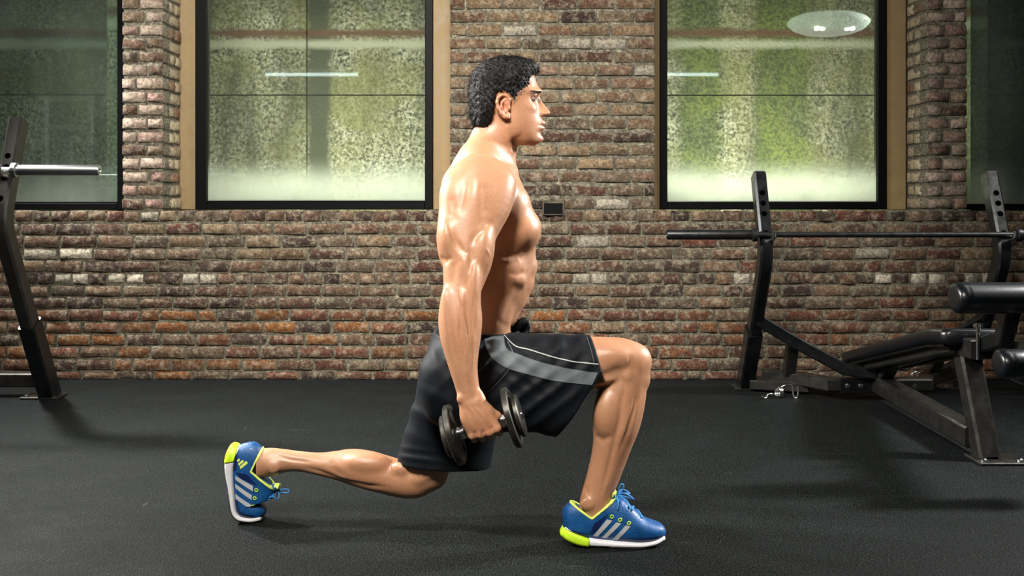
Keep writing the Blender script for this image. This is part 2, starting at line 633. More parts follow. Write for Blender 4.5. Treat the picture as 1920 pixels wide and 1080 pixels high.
for nm, L in cells.items():
    par = parent_of[nm]
    order = sorted(range(len(L)), key=lambda i: -shown((L[i][0] + L[i][1]) / 2, (L[i][2] + L[i][3]) / 2) * (min(L[i][1], 1920) - max(L[i][0], 0)) * (L[i][3] - L[i][2]))
    single = {i for i in order[:300] if shown((L[i][0] + L[i][1]) / 2, (L[i][2] + L[i][3]) / 2) > 0}
    for i, (x0, x1, a, b, dep) in enumerate(L):
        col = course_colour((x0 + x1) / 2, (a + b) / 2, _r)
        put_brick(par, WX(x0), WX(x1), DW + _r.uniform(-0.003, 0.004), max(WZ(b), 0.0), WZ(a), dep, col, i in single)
# brick ends and stretchers in the reveals beside the windows
for (nm, pa, pb, side) in PIERS:
    par = parent_of[nm]
    faces = {'R': [(pb, 1)], 'L': [(pa, -1)]}.get(side, [])
    faces += [(pa, -1)] if side == 'R' or nm == 'wall_pier_center' else []
    faces += [(pb, 1)] if side == 'L' or nm == 'wall_pier_center' else []
    for pxe, sgn in faces:
        vis = (side == 'R' and sgn == 1) or (side == 'L' and sgn == -1)
        for row, (a, b, kind) in enumerate(UP):
            cuts = [0.105, 0.20, 0.305] if row % 2 else [0.105, 0.305]
            y = DW + 0.105
            for c0, c1 in zip(cuts[:-1], cuts[1:]):
                col = pick([((0.80, 0.70, 0.56), 3), ((0.66, 0.55, 0.44), 2), ((0.42, 0.23, 0.17), 1)], _r)  # cream bricks, lightened further: light striking the reveals is put into this colour
                xe = WX(pxe) + _r.uniform(-0.004, 0.004)
                put_brick(par, DW + c0 + 0.004, DW + c1 - 0.006, xe + (0.004 if sgn > 0 else -0.004), WZ(b), WZ(a), 0.06, col, vis and a > -14, 'X', sgn)
for nm, V in joined_v.items():
    me = bpy.data.meshes.new('brick_courses')
    me.from_pydata(V, [], joined_f[nm])
    at = me.color_attributes.new('brick_colour', 'FLOAT_COLOR', 'POINT')
    at.data.foreach_set('color', np.array([(*c, 1) for c in joined_c[nm]], dtype=np.float32).ravel())
    o = link('brick_courses', me, M['brick_joined'], parent_of[nm])
    o['kind'] = 'stuff'

# windows ------------------------------------------------------------
YC = DW + RECESS                     # plane of the casings
SCs = FOC / YC
def CXm(px): return (px - CX) / SCs


def glass_mat(name, film, fog_lo, fog_hi, tint):
    m, nt, b = new_mat(name)
    out = nt.nodes['Material Output']
    nt.nodes.remove(b)
    tr = N(nt, 'ShaderNodeBsdfTransparent'); tr.inputs[0].default_value = (*tint, 1)
    df = N(nt, 'ShaderNodeBsdfTranslucent'); df.inputs[0].default_value = (0.90, 0.92, 0.84, 1)
    d2 = N(nt, 'ShaderNodeBsdfDiffuse'); d2.inputs[0].default_value = (0.55, 0.62, 0.55, 1)
    gl = N(nt, 'ShaderNodeBsdfGlossy'); gl.inputs[0].default_value = (0.9, 1.0, 0.95, 1); gl.inputs[1].default_value = 0.02
    ad = N(nt, 'ShaderNodeMixShader'); ad.inputs[0].default_value = 0.25
    nt.links.new(df.outputs[0], ad.inputs[1]); nt.links.new(d2.outputs[0], ad.inputs[2])
    # condensation: thick along the bottom of the pane, thin above, with runs
    g = N(nt, 'ShaderNodeNewGeometry')
    sep = N(nt, 'ShaderNodeSeparateXYZ'); nt.links.new(g.outputs['Position'], sep.inputs[0])
    mr = N(nt, 'ShaderNodeMapRange'); mr.interpolation_type = 'SMOOTHSTEP'; mr.inputs['From Min'].default_value = SILL_Z + 0.02; mr.inputs['From Max'].default_value = SILL_Z + 0.32
    mr.inputs['To Min'].default_value = fog_lo; mr.inputs['To Max'].default_value = fog_hi
    nt.links.new(sep.outputs['Z'], mr.inputs['Value'])
    nz = noise(nt, 3.0, 5, 0.6, wpos(nt, (1, 1, 0.5)))
    ml = N(nt, 'ShaderNodeMath', operation='MULTIPLY'); nt.links.new(mr.outputs[0], ml.inputs[0])
    nt.links.new(ramp(nt, nz, [(0.3, (0.55,) * 3), (0.7, (1.3,) * 3)]), ml.inputs[1])
    mx = N(nt, 'ShaderNodeMixShader')
    nt.links.new(ml.outputs[0], mx.inputs[0]); nt.links.new(tr.outputs[0], mx.inputs[1]); nt.links.new(ad.outputs[0], mx.inputs[2])
    fr = N(nt, 'ShaderNodeFresnel'); fr.inputs[0].default_value = 1.7
    m2 = N(nt, 'ShaderNodeMixShader')
    nt.links.new(fr.outputs[0], m2.inputs[0]); nt.links.new(mx.outputs[0], m2.inputs[1]); nt.links.new(gl.outputs[0], m2.inputs[2])
    nt.links.new(m2.outputs[0], out.inputs['Surface'])
    return m


M['glass_lit'] = glass_mat('fogged_glass', 0.2, 0.80, 0.03, (0.94, 0.97, 0.93))
M['glass_dark'] = glass_mat('dim_glass', 0.2, 0.45, 0.08, (0.80, 0.88, 0.84))


def window(name, fl, fr, gl, gr, gb, cas_l, cas_r, label, gmat):
    """fl..fr: outer edges of the black frame, gl..gr / gb: the glass, in photograph pixels on the casing plane"""
    root = tag(empty(name, (CXm((fl + fr) / 2), YC, SILL_Z)), label, 'window', kind='structure')
    zt = HEADZ
    zb = SILL_Z + 0.001
    zg = CAMH - (gb - HY) / SCs
    yf = YC - 0.012
    fd = 0.07
    xs = [CXm(v) for v in (fl, gl, gr, fr)]
    def fbox(nm, x0, x1, y0, y1, z0, z1, mat, bev=0.003):
        bm = bmesh.new()
        bm_box(bm, ((x0 + x1) / 2, (y0 + y1) / 2, (z0 + z1) / 2), (x1 - x0, y1 - y0, z1 - z0), bevel=bev)
        return from_bm(nm, bm, mat, root)
    fbox('frame_stile', xs[0], xs[1], yf, yf + fd, zb, zt, M['black_frame'])
    fbox('frame_stile', xs[2], xs[3], yf, yf + fd, zb, zt, M['black_frame'])
    fbox('frame_rail', xs[1], xs[2], yf, yf + fd, zb, zg, M['black_frame'])
    fbox('frame_rail', xs[1], xs[2], yf, yf + fd, zt - 0.05, zt, M['black_frame'])
    # inner bead
    fbox('glazing_bead', xs[1], xs[2], yf + 0.018, yf + 0.05, zg, zg + 0.008, M['black_frame'], 0.001)
    p = fbox('pane', xs[1], xs[2], yf + 0.034, yf + 0.036, zg, zt - 0.05, gmat, 0)
    if cas_l is not None: fbox('casing', CXm(cas_l), xs[0], YC, YC + 0.09, zb, zt, M['casing'])
    if cas_r is not None: fbox('casing', xs[3], CXm(cas_r), YC, YC + 0.09, zb, zt, M['casing'])
    return root


window('window_1', -300, 228 + 30, -280, 221, 381, -345, 300, 'dark window left of the narrow brick pier, reflecting gym machines', M['glass_dark'])
window('window_2', 367, 812, 388, 797, 379, 332, 880, 'wide window in black frame and tan casing beside the man, yellow-green concrete behind', M['glass_lit'])
window('window_3', 1237, 1662, 1251, 1645, 381, 1190, 1699, 'window with two mossy green streaks behind fogged glass', M['glass_lit'])
window('window_4', 1790, 2240, 1806, 2222, 385, 1760, 2275, 'dark window behind the bench upright', M['glass_dark'])

# the well behind the windows: a wet concrete retaining wall with algae ----------
def concrete_mat():
    m, nt, b = new_mat('algae_concrete')
    w = wpos(nt)
    n1 = noise(nt, 46, 5, 0.74, w)
    n2 = noise(nt, 2.3, 6, 0.7, w, 0.4)
    n3 = noise(nt, 1.1, 5, 0.65, wpos(nt, (2.6, 1, 0.5)), 0.3)
    c = ramp(nt, n1, [(0.40, (0.018, 0.02, 0.012)), (0.47, (0.20, 0.195, 0.14)), (0.56, (0.42, 0.40, 0.31)), (0.66, (0.70, 0.67, 0.56))])
    c = mixc(nt, ramp(nt, n2, [(0.42, (0, 0, 0)), (0.60, (0.7, 0.7, 0.7))]), c, (0.20, 0.20, 0.06))
    c = mixc(nt, ramp(nt, n3, [(0.46, (0, 0, 0)), (0.66, (0.75, 0.75, 0.75))]), c, (0.045, 0.045, 0.025))
    n4 = noise(nt, 90, 3, 0.6, w)
    c = mixc(nt, ramp(nt, n4, [(0.62, (0, 0, 0)), (0.70, (0.85, 0.85, 0.85))]), c, (0.012, 0.013, 0.008))
    g = N(nt, 'ShaderNodeNewGeometry'); sep = N(nt, 'ShaderNodeSeparateXYZ'); nt.links.new(g.outputs['Position'], sep.inputs[0])
    nx = noise(nt, 5, 4, 0.6, w, 0.4)

    def band(sock, c0, hw, soft):
        """soft band about c0 along an axis, with a ragged edge"""
        s = N(nt, 'ShaderNodeMath', operation='SUBTRACT'); nt.links.new(sock, s.inputs[0]); s.inputs[1].default_value = c0
        a = N(nt, 'ShaderNodeMath', operation='ABSOLUTE'); nt.links.new(s.outputs[0], a.inputs[0])
        q = N(nt, 'ShaderNodeMath', operation='MULTIPLY_ADD'); nt.links.new(nx, q.inputs[0]); q.inputs[1].default_value = soft * 1.6; nt.links.new(a.outputs[0], q.inputs[2])
        mr = N(nt, 'ShaderNodeMapRange'); nt.links.new(q.outputs[0], mr.inputs['Value'])
        mr.inputs['From Min'].default_value = hw + soft * 1.2; mr.inputs['From Max'].default_value = hw + soft * 0.2
        return mr.outputs[0]
    S2 = FOC / WELL_Y
    for px, hwpx in ((1312, 40), (1468, 52)):
        f = band(sep.outputs['X'], (px - CX) / S2, hwpx / S2, 0.07)
        mo = mixc(nt, ramp(nt, n2, [(0.38, (0, 0, 0)), (0.62, (1, 1, 1))]), (0.045, 0.070, 0.008), (0.16, 0.20, 0.03))
        mo = mixc(nt, ramp(nt, n1, [(0.40, (0.8, 0.8, 0.8)), (0.58, (0, 0, 0))]), mo, (0.015, 0.028, 0.004))
        sc = N(nt, 'ShaderNodeMath', operation='MULTIPLY'); nt.links.new(f, sc.inputs[0]); sc.inputs[1].default_value = 0.86
        c = mixc(nt, sc.outputs[0], c, mo)
    f = band(sep.outputs['X'], (598 - CX) / S2, 22 / S2, 0.05)
    c = mixc(nt, f, c, (0.06, 0.065, 0.04))
    f = band(sep.outputs['Z'], CAMH - (62 - HY) / S2, 0.028, 0.03)
    c = mixc(nt, f, c, (0.13, 0.055, 0.03))
    f = band(sep.outputs['Z'], CAMH - (83 - HY) / S2, 0.03, 0.03)
    c = mixc(nt, f, c, (0.45, 0.45, 0.36))
    nt.links.new(c, b.inputs['Base Color'])
    b.inputs['Roughness'].default_value = 0.55
    bump(nt, b, n1, 0.9, 0.02)
    return m


WELL_Y = DW + 1.35
M['concrete'] = concrete_mat()
well = tag(empty('wall_window_well', (0, WELL_Y, 0)), 'wet concrete retaining wall with green algae behind the windows', 'wall', kind='structure')
S2 = FOC / WELL_Y
xs = [-430] + [575 + 640 * k for k in (-1, 0, 1, 2)] + [2350]
zs = [0.0, CAMH - (178 - HY) / S2, 3.2]
for i in range(len(xs) - 1):
    for j in range(2):
        x0, x1 = (xs[i] - CX) / S2 + 0.004, (xs[i + 1] - CX) / S2 - 0.004
        bm = bmesh.new()
        bm_box(bm, ((x0 + x1) / 2, WELL_Y + 0.05, (zs[j] + zs[j + 1]) / 2), (x1 - x0, 0.1, zs[j + 1] - zs[j] - 0.008), bevel=0.004)
        from_bm('concrete_panel', bm, M['concrete'], well)
bm = bmesh.new(); bm_box(bm, (0, DW + 0.9, 0.02), (9, 0.95, 0.04))
from_bm('well_floor', bm, M['concrete'], well)
bm = bmesh.new(); bm_box(bm, (0, WELL_Y + 0.16, 1.6), (9, 0.08, 3.2))
from_bm('well_backing', bm, M['rubber_cap'], well)
bm = bmesh.new(); bm_box(bm, (0, DW + 0.92, 3.2), (9, 1.1, 0.05))
from_bm('well_cover', bm, M['rubber_cap'], well)
# cross walls between the bays of the well
for px in (268, 1775):
    bm = bmesh.new(); bm_box(bm, ((px - CX) / (FOC / (DW + 0.9)), DW + 0.88, 1.6), (0.1, 0.9, 3.2))
    from_bm('well_partition', bm, M['concrete'], well)

# cover plate on the brick pier
pl = tag(empty('outlet_plate', P(1037.5, 390, DW)), 'small dark metal cover plate on brick wall beside the man\'s chest', 'cover plate')
bm = bmesh.new(); bm_box(bm, P(1037.5, 390, DW - 0.006), (41 / SW, 0.016, 28 / SW), bevel=0.004); from_bm('plate', bm, M['plate_cover'], pl)
bm = bmesh.new(); bm_box(bm, P(1037.5, 391, DW - 0.015), (35 / SW, 0.004, 20 / SW), bevel=0.001); from_bm('recess', bm, M['black_frame'], pl)
# ------------------------------------------------------------------ decline bench with uprights
def upright(root, x, prof, w, h, sleeve_to, mat, side):
    """bent rectangular post; prof = [(y, z)...] from foot to top"""
    pts = [Vector((x, y, z)) for y, z in prof]
    # round the elbow
    pe = []
    for i, p in enumerate(pts):
        if 0 < i < len(pts) - 1:
            a = p + (pts[i - 1] - p).normalized() * 0.10; b = p + (pts[i + 1] - p).normalized() * 0.10
            for k in range(6):
                t = k / 5
                pe.append(a * (1 - t) ** 2 + p * 2 * t * (1 - t) + b * t * t)
        else:
            pe.append(p)
    u = beam('upright', pe, w, h, mat, root, (1, 0, 0), 0.010)
    d = (pts[1] - pts[0]).normalized()
    q = pts[0] + d * 0.004
    beam('upright_sleeve', [q, pts[0] + d * sleeve_to], w + 0.014, h + 0.014, M['black_steel'], root, (1, 0, 0), 0.008)
    bm = bmesh.new(); bm_box(bm, (x + side * 0.035, pts[0].y, 0.006), (0.19, 0.13, 0.012), bevel=0.003)
    from_bm('foot_plate', bm, M['grey_steel'], root)
    for sx in (-0.03, 0.1):
        lathe('bolt', (x + side * sx, pts[0].y - 0.045, 0.012), (0, 0, 1), [(0, 0.011), (0.008, 0.011), (0.011, 0.006)], M['chrome'], root, 8)
    # face plate with peg holes on the room side of the top section
    top, elb = pts[-1], pts[-2]
    d2 = (top - elb).normalized()
    nrm = Vector((0, -d2.z, d2.y)).normalized()
    if nrm.y > 0: nrm = -nrm
    for k in (0.10, 0.20, 0.255, 0.31):
        c = elb + d2 * k + nrm * (h / 2 - 0.004)
        lathe('peg_hole', c, nrm, [(0, 0.014), (0.0055, 0.014), (0.0055, 0.001)], M['hole'], root, 14)
    bm = bmesh.new()
    bm_sweep(bm, [top - d2 * 0.001, top + d2 * 0.006], prof_rect(w - 0.006, h - 0.006, 0.006), (1, 0, 0))
    from_bm('end_cap', bm, M['rubber_cap'], root)
    return pts, d2, nrm


def bar_hook(root, x, c, r):
    """two pegs that the bar lies on"""
    pts = smooth_path([c + Vector((0, 0.07, -0.035)), c + Vector((0, 0.0, -r - 0.011)), c + Vector((0, -0.045, -0.012)), c + Vector((0, -0.058, 0.022))], 5)
    tube('bar_hook', [p + Vector((x - c.x, 0, 0)) for p in pts], 0.011, M['chrome'], root, 10)


def barbell(name, c, x0, x1, sleeve, shaft_m, sleeve_m, label):
    """x0..x1: inner faces of the collars"""
    root = tag(empty(name, (x0, c.y, c.z)), label, 'barbell')
    lathe('shaft', (x0 - 0.01, c.y, c.z), (1, 0, 0), [(0, 0.0140), (x1 - x0 + 0.02, 0.0140)], shaft_m, root, 20)
    for s, xe in ((-1, x0), (1, x1)):
        lathe('collar', (xe, c.y, c.z), (s, 0, 0), [(0, 0.024), (0.004, 0.034), (0.024, 0.034), (0.028, 0.025)], shaft_m, root, 24)
        lathe('sleeve', (xe + s * 0.028, c.y, c.z), (s, 0, 0), [(0, 0.0245), (sleeve - 0.006, 0.0245), (sleeve, 0.0225), (sleeve, 0.016), (sleeve - 0.006, 0.015), (sleeve - 0.006, 0.0)], sleeve_m, root, 24)
    return root


bench = tag(empty('decline_bench', (1.85, 4.8, 0)), 'black decline weight bench with padded rollers holding a barbell on bent uprights', 'weight bench')
UX = (1.232, 2.385)
BP = [(5.65, 0.0), (5.17, 0.735), (5.335, 1.125)]
for s, x in zip((-1, 1), UX):
    upts, ud, un = upright(bench, x, BP, 0.062, 0.085, 0.40, M['black_steel'], -s)
BARC = P(1408, 440, 5.15)
for x in UX:
    bar_hook(bench, x + 0.022, Vector((x, BARC.y, BARC.z)), 0.014)
barbell('barbell', Vector((0, BARC.y, BARC.z)), P(1408 + 12, 440, 5.15).x, P(1905, 440, 5.15).x, 0.41, M['dark_bar'], M['dark_bar'], 'dark steel barbell without plates resting on the bench uprights')
BX = 1.835
# floor cross bar, bowed towards the room
beam('cross_bar', [(UX[0] + 0.09, 5.60, 0.075), (UX[0] + 0.27, 5.50, 0.075), (BX - 0.24, 5.36, 0.075), (BX + 0.24, 5.36, 0.075), (UX[1] - 0.25, 5.50, 0.075), (UX[1] - 0.10, 5.58, 0.10), (UX[1], 5.56, 0.17)], 0.065, 0.075, M['grey_steel'], bench, (0, 0, 1), 0.008)
bm = bmesh.new(); bm_box(bm, (UX[0] + 0.17, 5.58, 0.035), (0.30, 0.16, 0.05), Matrix.Rotation(-0.3, 4, 'Z'), bevel=0.006); from_bm('gusset', bm, M['grey_steel'], bench)
bm = bmesh.new(); bm_box(bm, (BX - 0.12, 5.317, 0.075), (0.16, 0.012, 0.075), bevel=0.002); from_bm('joint_plate', bm, M['black_steel'], bench)
for dx in (-0.165, -0.10, 0.10, 0.165):
    lathe('bolt', (BX + dx, 5.312, 0.075), (0, -1, 0), [(0, 0.013), (0.007, 0.013), (0.010, 0.007)], M['chrome'], bench, 10)
# braces from the uprights to the low end of the pad
for s, x in zip((-1, 1), UX):
    beam('brace', [(x, 5.37, 0.40), (x - s * 0.20, 5.39, 0.28), (BX + s * 0.17, 5.33, 0.155 if s < 0 else 0.215), (BX + s * 0.03, 5.28, 0.145 if s < 0 else 0.175)], 0.055, 0.06, M['black_steel'], bench, (0, 1, 0))
    beam('post', [(x - s * 0.20, 5.52, 0.10), (x - s * 0.20, 5.44, 0.27)], 0.06, 0.05, M['grey_steel'], bench, (1, 0, 0))
beam('post', [(BX, 5.30, 0.10), (BX, 5.16, 0.22)], 0.07, 0.07, M['grey_steel'], bench, (1, 0, 0))
beam('base_beam', [(BX, 5.34, 0.085), (BX, 4.22, 0.075)], 0.085, 0.085, M['grey_steel'], bench, (1, 0, 0), 0.008)
beam('front_leg', [(BX + 0.02, 4.17, 0.008), (BX - 0.01, 4.30, 0.44)], 0.085, 0.085, M['grey_steel'], bench, (1, 0, 0), 0.010)
bm = bmesh.new(); bm_box(bm, (BX + 0.05, 4.15, 0.006), (0.19, 0.15, 0.012), bevel=0.003); from_bm('foot_plate', bm, M['grey_steel'], bench)
for dx in (-0.02, 0.12):
    lathe('bolt', (BX + dx, 4.10, 0.012), (0, 0, 1), [(0, 0.012), (0.008, 0.012), (0.012, 0.006)], M['chrome'], bench, 8)
# pad frame rails and pads
for s in (-1, 1):
    beam('pad_rail', [(BX + s * 0.075, 5.36, 0.168), (BX + s * 0.075, 4.26, 0.430)], 0.03, 0.05, M['grey_steel'], bench, (1, 0, 0))
beam('pad_spine', [(BX, 5.36, 0.150), (BX, 4.62, 0.345), (BX, 4.24, 0.425)], 0.05, 0.03, M['black_steel'], bench, (1, 0, 0))
lathe('pivot_bolt', (BX - 0.112, 5.31, 0.150), (-1, 0, 0), [(0, 0.016), (0.012, 0.016), (0.016, 0.008)], M['chrome'], bench, 12)


def pad(name, prof, w, th, root, r=0.024):
    bm = bmesh.new()
    pts = []
    for i, (y, z) in enumerate(prof):
        pts.append(Vector((BX, y, z)))
    a, b = w / 2, th / 2
    pr = []
    for cx_, cy_, a0 in ((a - r, b - r, 0), (-a + r, b - r, 90), (-a + r, -b + r, 180), (a - r, -b + r, 270)):
        for k in range(5):
            t = math.radians(a0 + k * 22.5)
            pr.append((cx_ + r * math.cos(t), cy_ + r * math.sin(t)))
    # rounded ends: shrink the end rings
    sp = smooth_path(pts, 6)
    d0 = (sp[0] - sp[1]).normalized(); d1 = (sp[-1] - sp[-2]).normalized()
    rings = bm_sweep(bm, [sp[0] + d0 * 0.018] + sp + [sp[-1] + d1 * 0.018], pr, (1, 0, 0))
    for ring in (rings[0], rings[-1]):
        c = sum((v.co for v in ring), Vector()) / len(ring)
        for v in ring:
            v.co = c + (v.co - c) * 0.80
    return from_bm(name, bm, M['vinyl'], root, angle=60)


bp = pad('back_pad', [(5.50, 0.185), (5.2, 0.258), (4.9, 0.330), (4.6, 0.402), (4.40, 0.450), (4.22, 0.474)], 0.27, 0.062, bench)
bm = bmesh.new(); bm_sweep(bm, [(BX, 5.48, 0.153), (BX, 4.9, 0.293), (BX, 4.42, 0.408), (BX, 4.24, 0.436)], prof_rect(0.24, 0.012, 0.003), (1, 0, 0)); from_bm('pad_board', bm, M['black_steel'], bench)
# adjuster block with chrome pin
bm = bmesh.new(); bm_box(bm, (BX + 0.0, 4.20, 0.435), (0.12, 0.13, 0.075), bevel=0.005); from_bm('adjuster_block', bm, M['grey_steel'], bench)
lathe('adjuster_pin', (BX - 0.035, 4.12, 0.40), (0, 0, 1), [(0, 0.008), (0.125, 0.008), (0.125, 0.018), (0.137, 0.018), (0.14, 0.01)], M['chrome'], bench, 14)
# roller boom rising out of the block and the two pairs of rollers
beam('roller_boom', [(BX, 4.22, 0.43), (BX, 3.98, 0.50), (BX, 3.90, 0.66)], 0.055, 0.06, M['black_steel'], bench, (1, 0, 0))
beam('roller_boom', [(BX + 0.06, 4.22, 0.43), (BX + 0.06, 3.80, 0.50), (BX + 0.06, 3.70, 0.45)], 0.05, 0.05, M['grey_steel'], bench, (1, 0, 0))


def roller(c, x0, x1, r, root, flat=0.9):
    bm = bmesh.new()
    pr = [(0, r * 0.55), (0.003, r * 0.80), (0.010, r * 0.95), (0.026, r), (0.034, r * 1.015), (0.040, r * 0.985), (0.046, r * 1.015), (0.052, r), (x1 - x0 - 0.03, r), (x1 - x0 - 0.010, r * 0.9), (x1 - x0, r * 0.4)]
    bm_lathe(bm, (x0, c[0], c[1]), (1, 0, 0), pr, 32)
    for v in bm.verts:                       # D-shaped cross section, flatter underneath and behind
        dz = v.co.z - c[1]; dy = v.co.y - c[0]
        v.co.z = c[1] + dz * (flat if dz < 0 else 0.94)
        v.co.y = c[0] + dy * 1.08
    o = from_bm('roller_pad', bm, M['vinyl'], root, angle=60)
    lathe('roller_axle', (x0 + 0.01, c[0], c[1]), (1, 0, 0), [(0, 0.016), (x1 - x0 - 0.006, 0.016)], M['chrome'], o, 14)
    return o


roller((3.90, 0.660), 1.612, 2.06, 0.062, bench)
roller((3.72, 0.452), 1.690, 1.800, 0.053, bench, 1.0)
roller((3.72, 0.452), 1.99, 2.10, 0.053, bench, 1.0)
bm = bmesh.new(); bm_box(bm, (1.895, 3.72, 0.455), (0.19, 0.075, 0.085), bevel=0.004); from_bm('roller_bracket', bm, M['grey_steel'], bench)
lathe('bolt', (1.84, 3.682, 0.46), (0, -1, 0), [(0, 0.012), (0.006, 0.012), (0.010, 0.006)], M['chrome'], bench, 10)

# ------------------------------------------------------------------ second bench rack at the left edge
rack = tag(empty('press_rack', (-2.9, 5.1, 0)), 'press bench rack with tall bent grey upright and bright barbell, beside the dark window', 'weight bench')
LX = (-3.47, -2.338)
LPf = [(5.405, 0.0), (4.88, 0.905), (5.055, 1.375)]
for s, x in zip((-1, 1), LX):
    upright(rack, x, LPf, 0.066, 0.088, 0.47, M['grey_steel'], -s)
LB = P(20, 319, 4.89)
for x in LX:
    bar_hook(rack, x + (0.012 if x > -3 else -0.012), Vector((x, LB.y, LB.z)), 0.014)
beam('cross_bar', [(LX[0], 5.44, 0.085), (LX[1], 5.44, 0.085)], 0.07, 0.075, M['grey_steel'], rack, (0, 0, 1))
beam('base_beam', [(-2.9, 5.40, 0.05), (-2.9, 3.9, 0.05)], 0.08, 0.08, M['grey_steel'], rack, (1, 0, 0))
beam('front_leg', [(-2.9, 3.98, 0.01), (-2.9, 3.98, 0.42)], 0.08, 0.08, M['grey_steel'], rack, (1, 0, 0))
beam('post', [(-2.9, 5.2, 0.06), (-2.9, 5.2, 0.42)], 0.08, 0.08, M['grey_steel'], rack, (1, 0, 0))
_bx, BX = BX, -2.9
pad('bench_pad', [(5.35, 0.45), (4.6, 0.45), (3.85, 0.45)], 0.27, 0.07, rack)
BX = _bx
barbell('barbell', Vector((0, LB.y, LB.z)), LX[0] - 0.07, LX[1] + 0.045, 0.375, M['bright_sleeve'], M['bright_sleeve'], 'bright steel barbell on the press rack beside the dark window')


# ------------------------------------------------------------------ chrome spring clips lying on the floor
def spring_clip(c, yaw, label, stand=False):
    root = tag(empty('spring_clip', c), label, 'barbell clip')
    R = 0.025
    rr = 0.0052
    def T(p):
        p = Vector(p)
        if stand: p = Matrix.Rotation(math.radians(90), 3, 'X') @ p
        return Vector(c) + Matrix.Rotation(yaw, 3, 'Z') @ p
    lift = R + rr
    coil = []
    for k in range(54):
        a = math.radians(-60 + k * 360 * 2.3 / 53)
        coil.append(T((-0.012 + 0.024 * k / 53, R * math.cos(a), (lift if not stand else 0.0) + R * math.sin(a) + (0 if not stand else 0.0))))
    if stand:
        zmin = min(p.z for p in coil); coil = [p + Vector((0, 0, rr - zmin + c[2])) for p in coil]
    tube('coil', coil, rr, M['chrome'], root, 8)
    for s, e in ((-1, coil[0]), (1, coil[-1])):
        base = e
        d = Matrix.Rotation(yaw, 3, 'Z') @ Vector((s * 0.055, -0.018 * (1 if s > 0 else 0.4), 0))
        h1 = base + d
        pts = [base, base + d * 0.5 + Vector((0, 0, 0.012)), h1 + Vector((0, 0, 0.008)), Vector((h1.x + s * 0.006, h1.y - 0.012, rr + 0.001)), Vector((h1.x + s * 0.024, h1.y - 0.020, rr + 0.001)), h1 + Vector((s * 0.028, -0.02, 0.01))]
        tube('handle', smooth_path(pts, 5), rr, M['chrome'], root, 8)
    return root


spring_clip(P(1462, 744, floor_D(746)) * 1.0 - Vector((0, 0, P(1462, 744, floor_D(746)).z)), 0.25, 'chrome spring clip lying on the floor beside the left upright foot')
spring_clip(P(1718, 714, floor_D(716)) - Vector((0, 0, P(1718, 714, floor_D(716)).z)), 1.2, 'chrome spring clip on the floor behind the bench under the pad')

# ------------------------------------------------------------------ lamps of the gym, above the frame; the panes mirror them
def emit(name, col, s):
    m, nt, b = new_mat(name)
    b.inputs['Base Color'].default_value = (*col, 1)
    b.inputs['Emission Color'].default_value = (*col, 1)
    b.inputs['Emission Strength'].default_value = s
    return m


M['bulb'] = emit('lamp_bulb', (1.0, 0.97, 0.9), 18)
M['tube_light'] = emit('tube_light', (0.85, 0.95, 1.0), 5)
M['opal'] = emit('opal_lamp_glass', (0.85, 0.95, 0.88), 1.7)
M['white_paint'] = simple('white_enamel', (0.75, 0.76, 0.74), 0.4)
def glass_mirror(px, py, Dv):
    """point whose mirror image in the panes stands at this pixel, Dv metres off"""
    p = P(px, py, Dv)
    return Vector((p.x, 2 * (YC + 0.023) - Dv, p.z))
pc = glass_mirror(1553, 46, 8.0)
lamp = tag(empty('pendant_lamp', pc), 'round opal pendant lamp above the decline bench', 'lamp')
lathe('shade', pc, (0, 0, 1), [(-0.085, 0.02), (-0.082, 0.09), (-0.068, 0.18), (-0.040, 0.255), (0.0, 0.298), (0.02, 0.302), (0.045, 0.28), (0.07, 0.22), (0.085, 0.12), (0.09, 0.03)], M['opal'], lamp, 36, 60)
tube('cord', [pc + Vector((0, 0, 0.12)), pc + Vector((0, 0, 0.9))], 0.006, M['black_steel'], lamp, 8)
for dx in (-0.14, -0.10, 0.08, 0.12):
    lathe('bulb', pc + Vector((dx, 0.19, -0.075)), (0, 0, 1), [(0, 0.003), (0.006, 0.016), (0.02, 0.02), (0.03, 0.014), (0.034, 0.002)], M['bulb'], lamp, 12, 60)
for px, ln, nm in ((585, 1.15, 'fluorescent tube lamp over the left of the gym, mirrored in the wide window'), (1260, 1.15, 'fluorescent tube lamp over the right of the gym, mirrored in the mossy window')):
    tc = glass_mirror(px, 140, 13.3)
    tl = tag(empty('tube_lamp', tc), nm, 'lamp')
    lathe('fluorescent_tube', tc - Vector((ln / 2, 0, 0)), (1, 0, 0), [(0, 0.018), (ln, 0.018)], M['tube_light'], tl, 14)
    bm = bmesh.new(); bm_box(bm, tc + Vector((0, 0, 0.05)), (ln + 0.08, 0.10, 0.05), bevel=0.006); from_bm('housing', bm, M['white_paint'], tl)
    for s in (-1, 1):
        tube('hanger', [tc + Vector((s * 0.45, 0, 0.07)), tc + Vector((s * 0.45, 0, 0.7))], 0.004, M['black_steel'], tl, 6)

# a white-framed cable machine out of the frame on the left, mirrored in the dark window
mroot = tag(empty('cable_machine', (-4.58, 1.46, 0)), 'white-framed cable machine with seat, mirrored in the dark window', 'exercise machine')
for x in (-4.81, -4.345):
    beam('frame_post', [(x, 1.46, 0.0), (x, 1.46, 2.0)], 0.05, 0.07, M['white_paint'], mroot, (1, 0, 0))
    lathe('pulley', (x - 0.015, 1.41, 1.90), (1, 0, 0), [(0, 0.05), (0.008, 0.045), (0.015, 0.04), (0.022, 0.045), (0.03, 0.05)], M['black_steel'], mroot, 20)
for z in (0.06, 1.67, 1.97):
    beam('cross_member', [(-4.80, 1.46, z), (-4.355, 1.46, z)], 0.05, 0.05, M['white_paint'], mroot, (0, 0, 1))
beam('lat_bar', [(-5.35, 1.34, 1.86), (-4.85, 1.34, 1.86)], 0.03, 0.03, M['chrome'], mroot, (0, 0, 1))
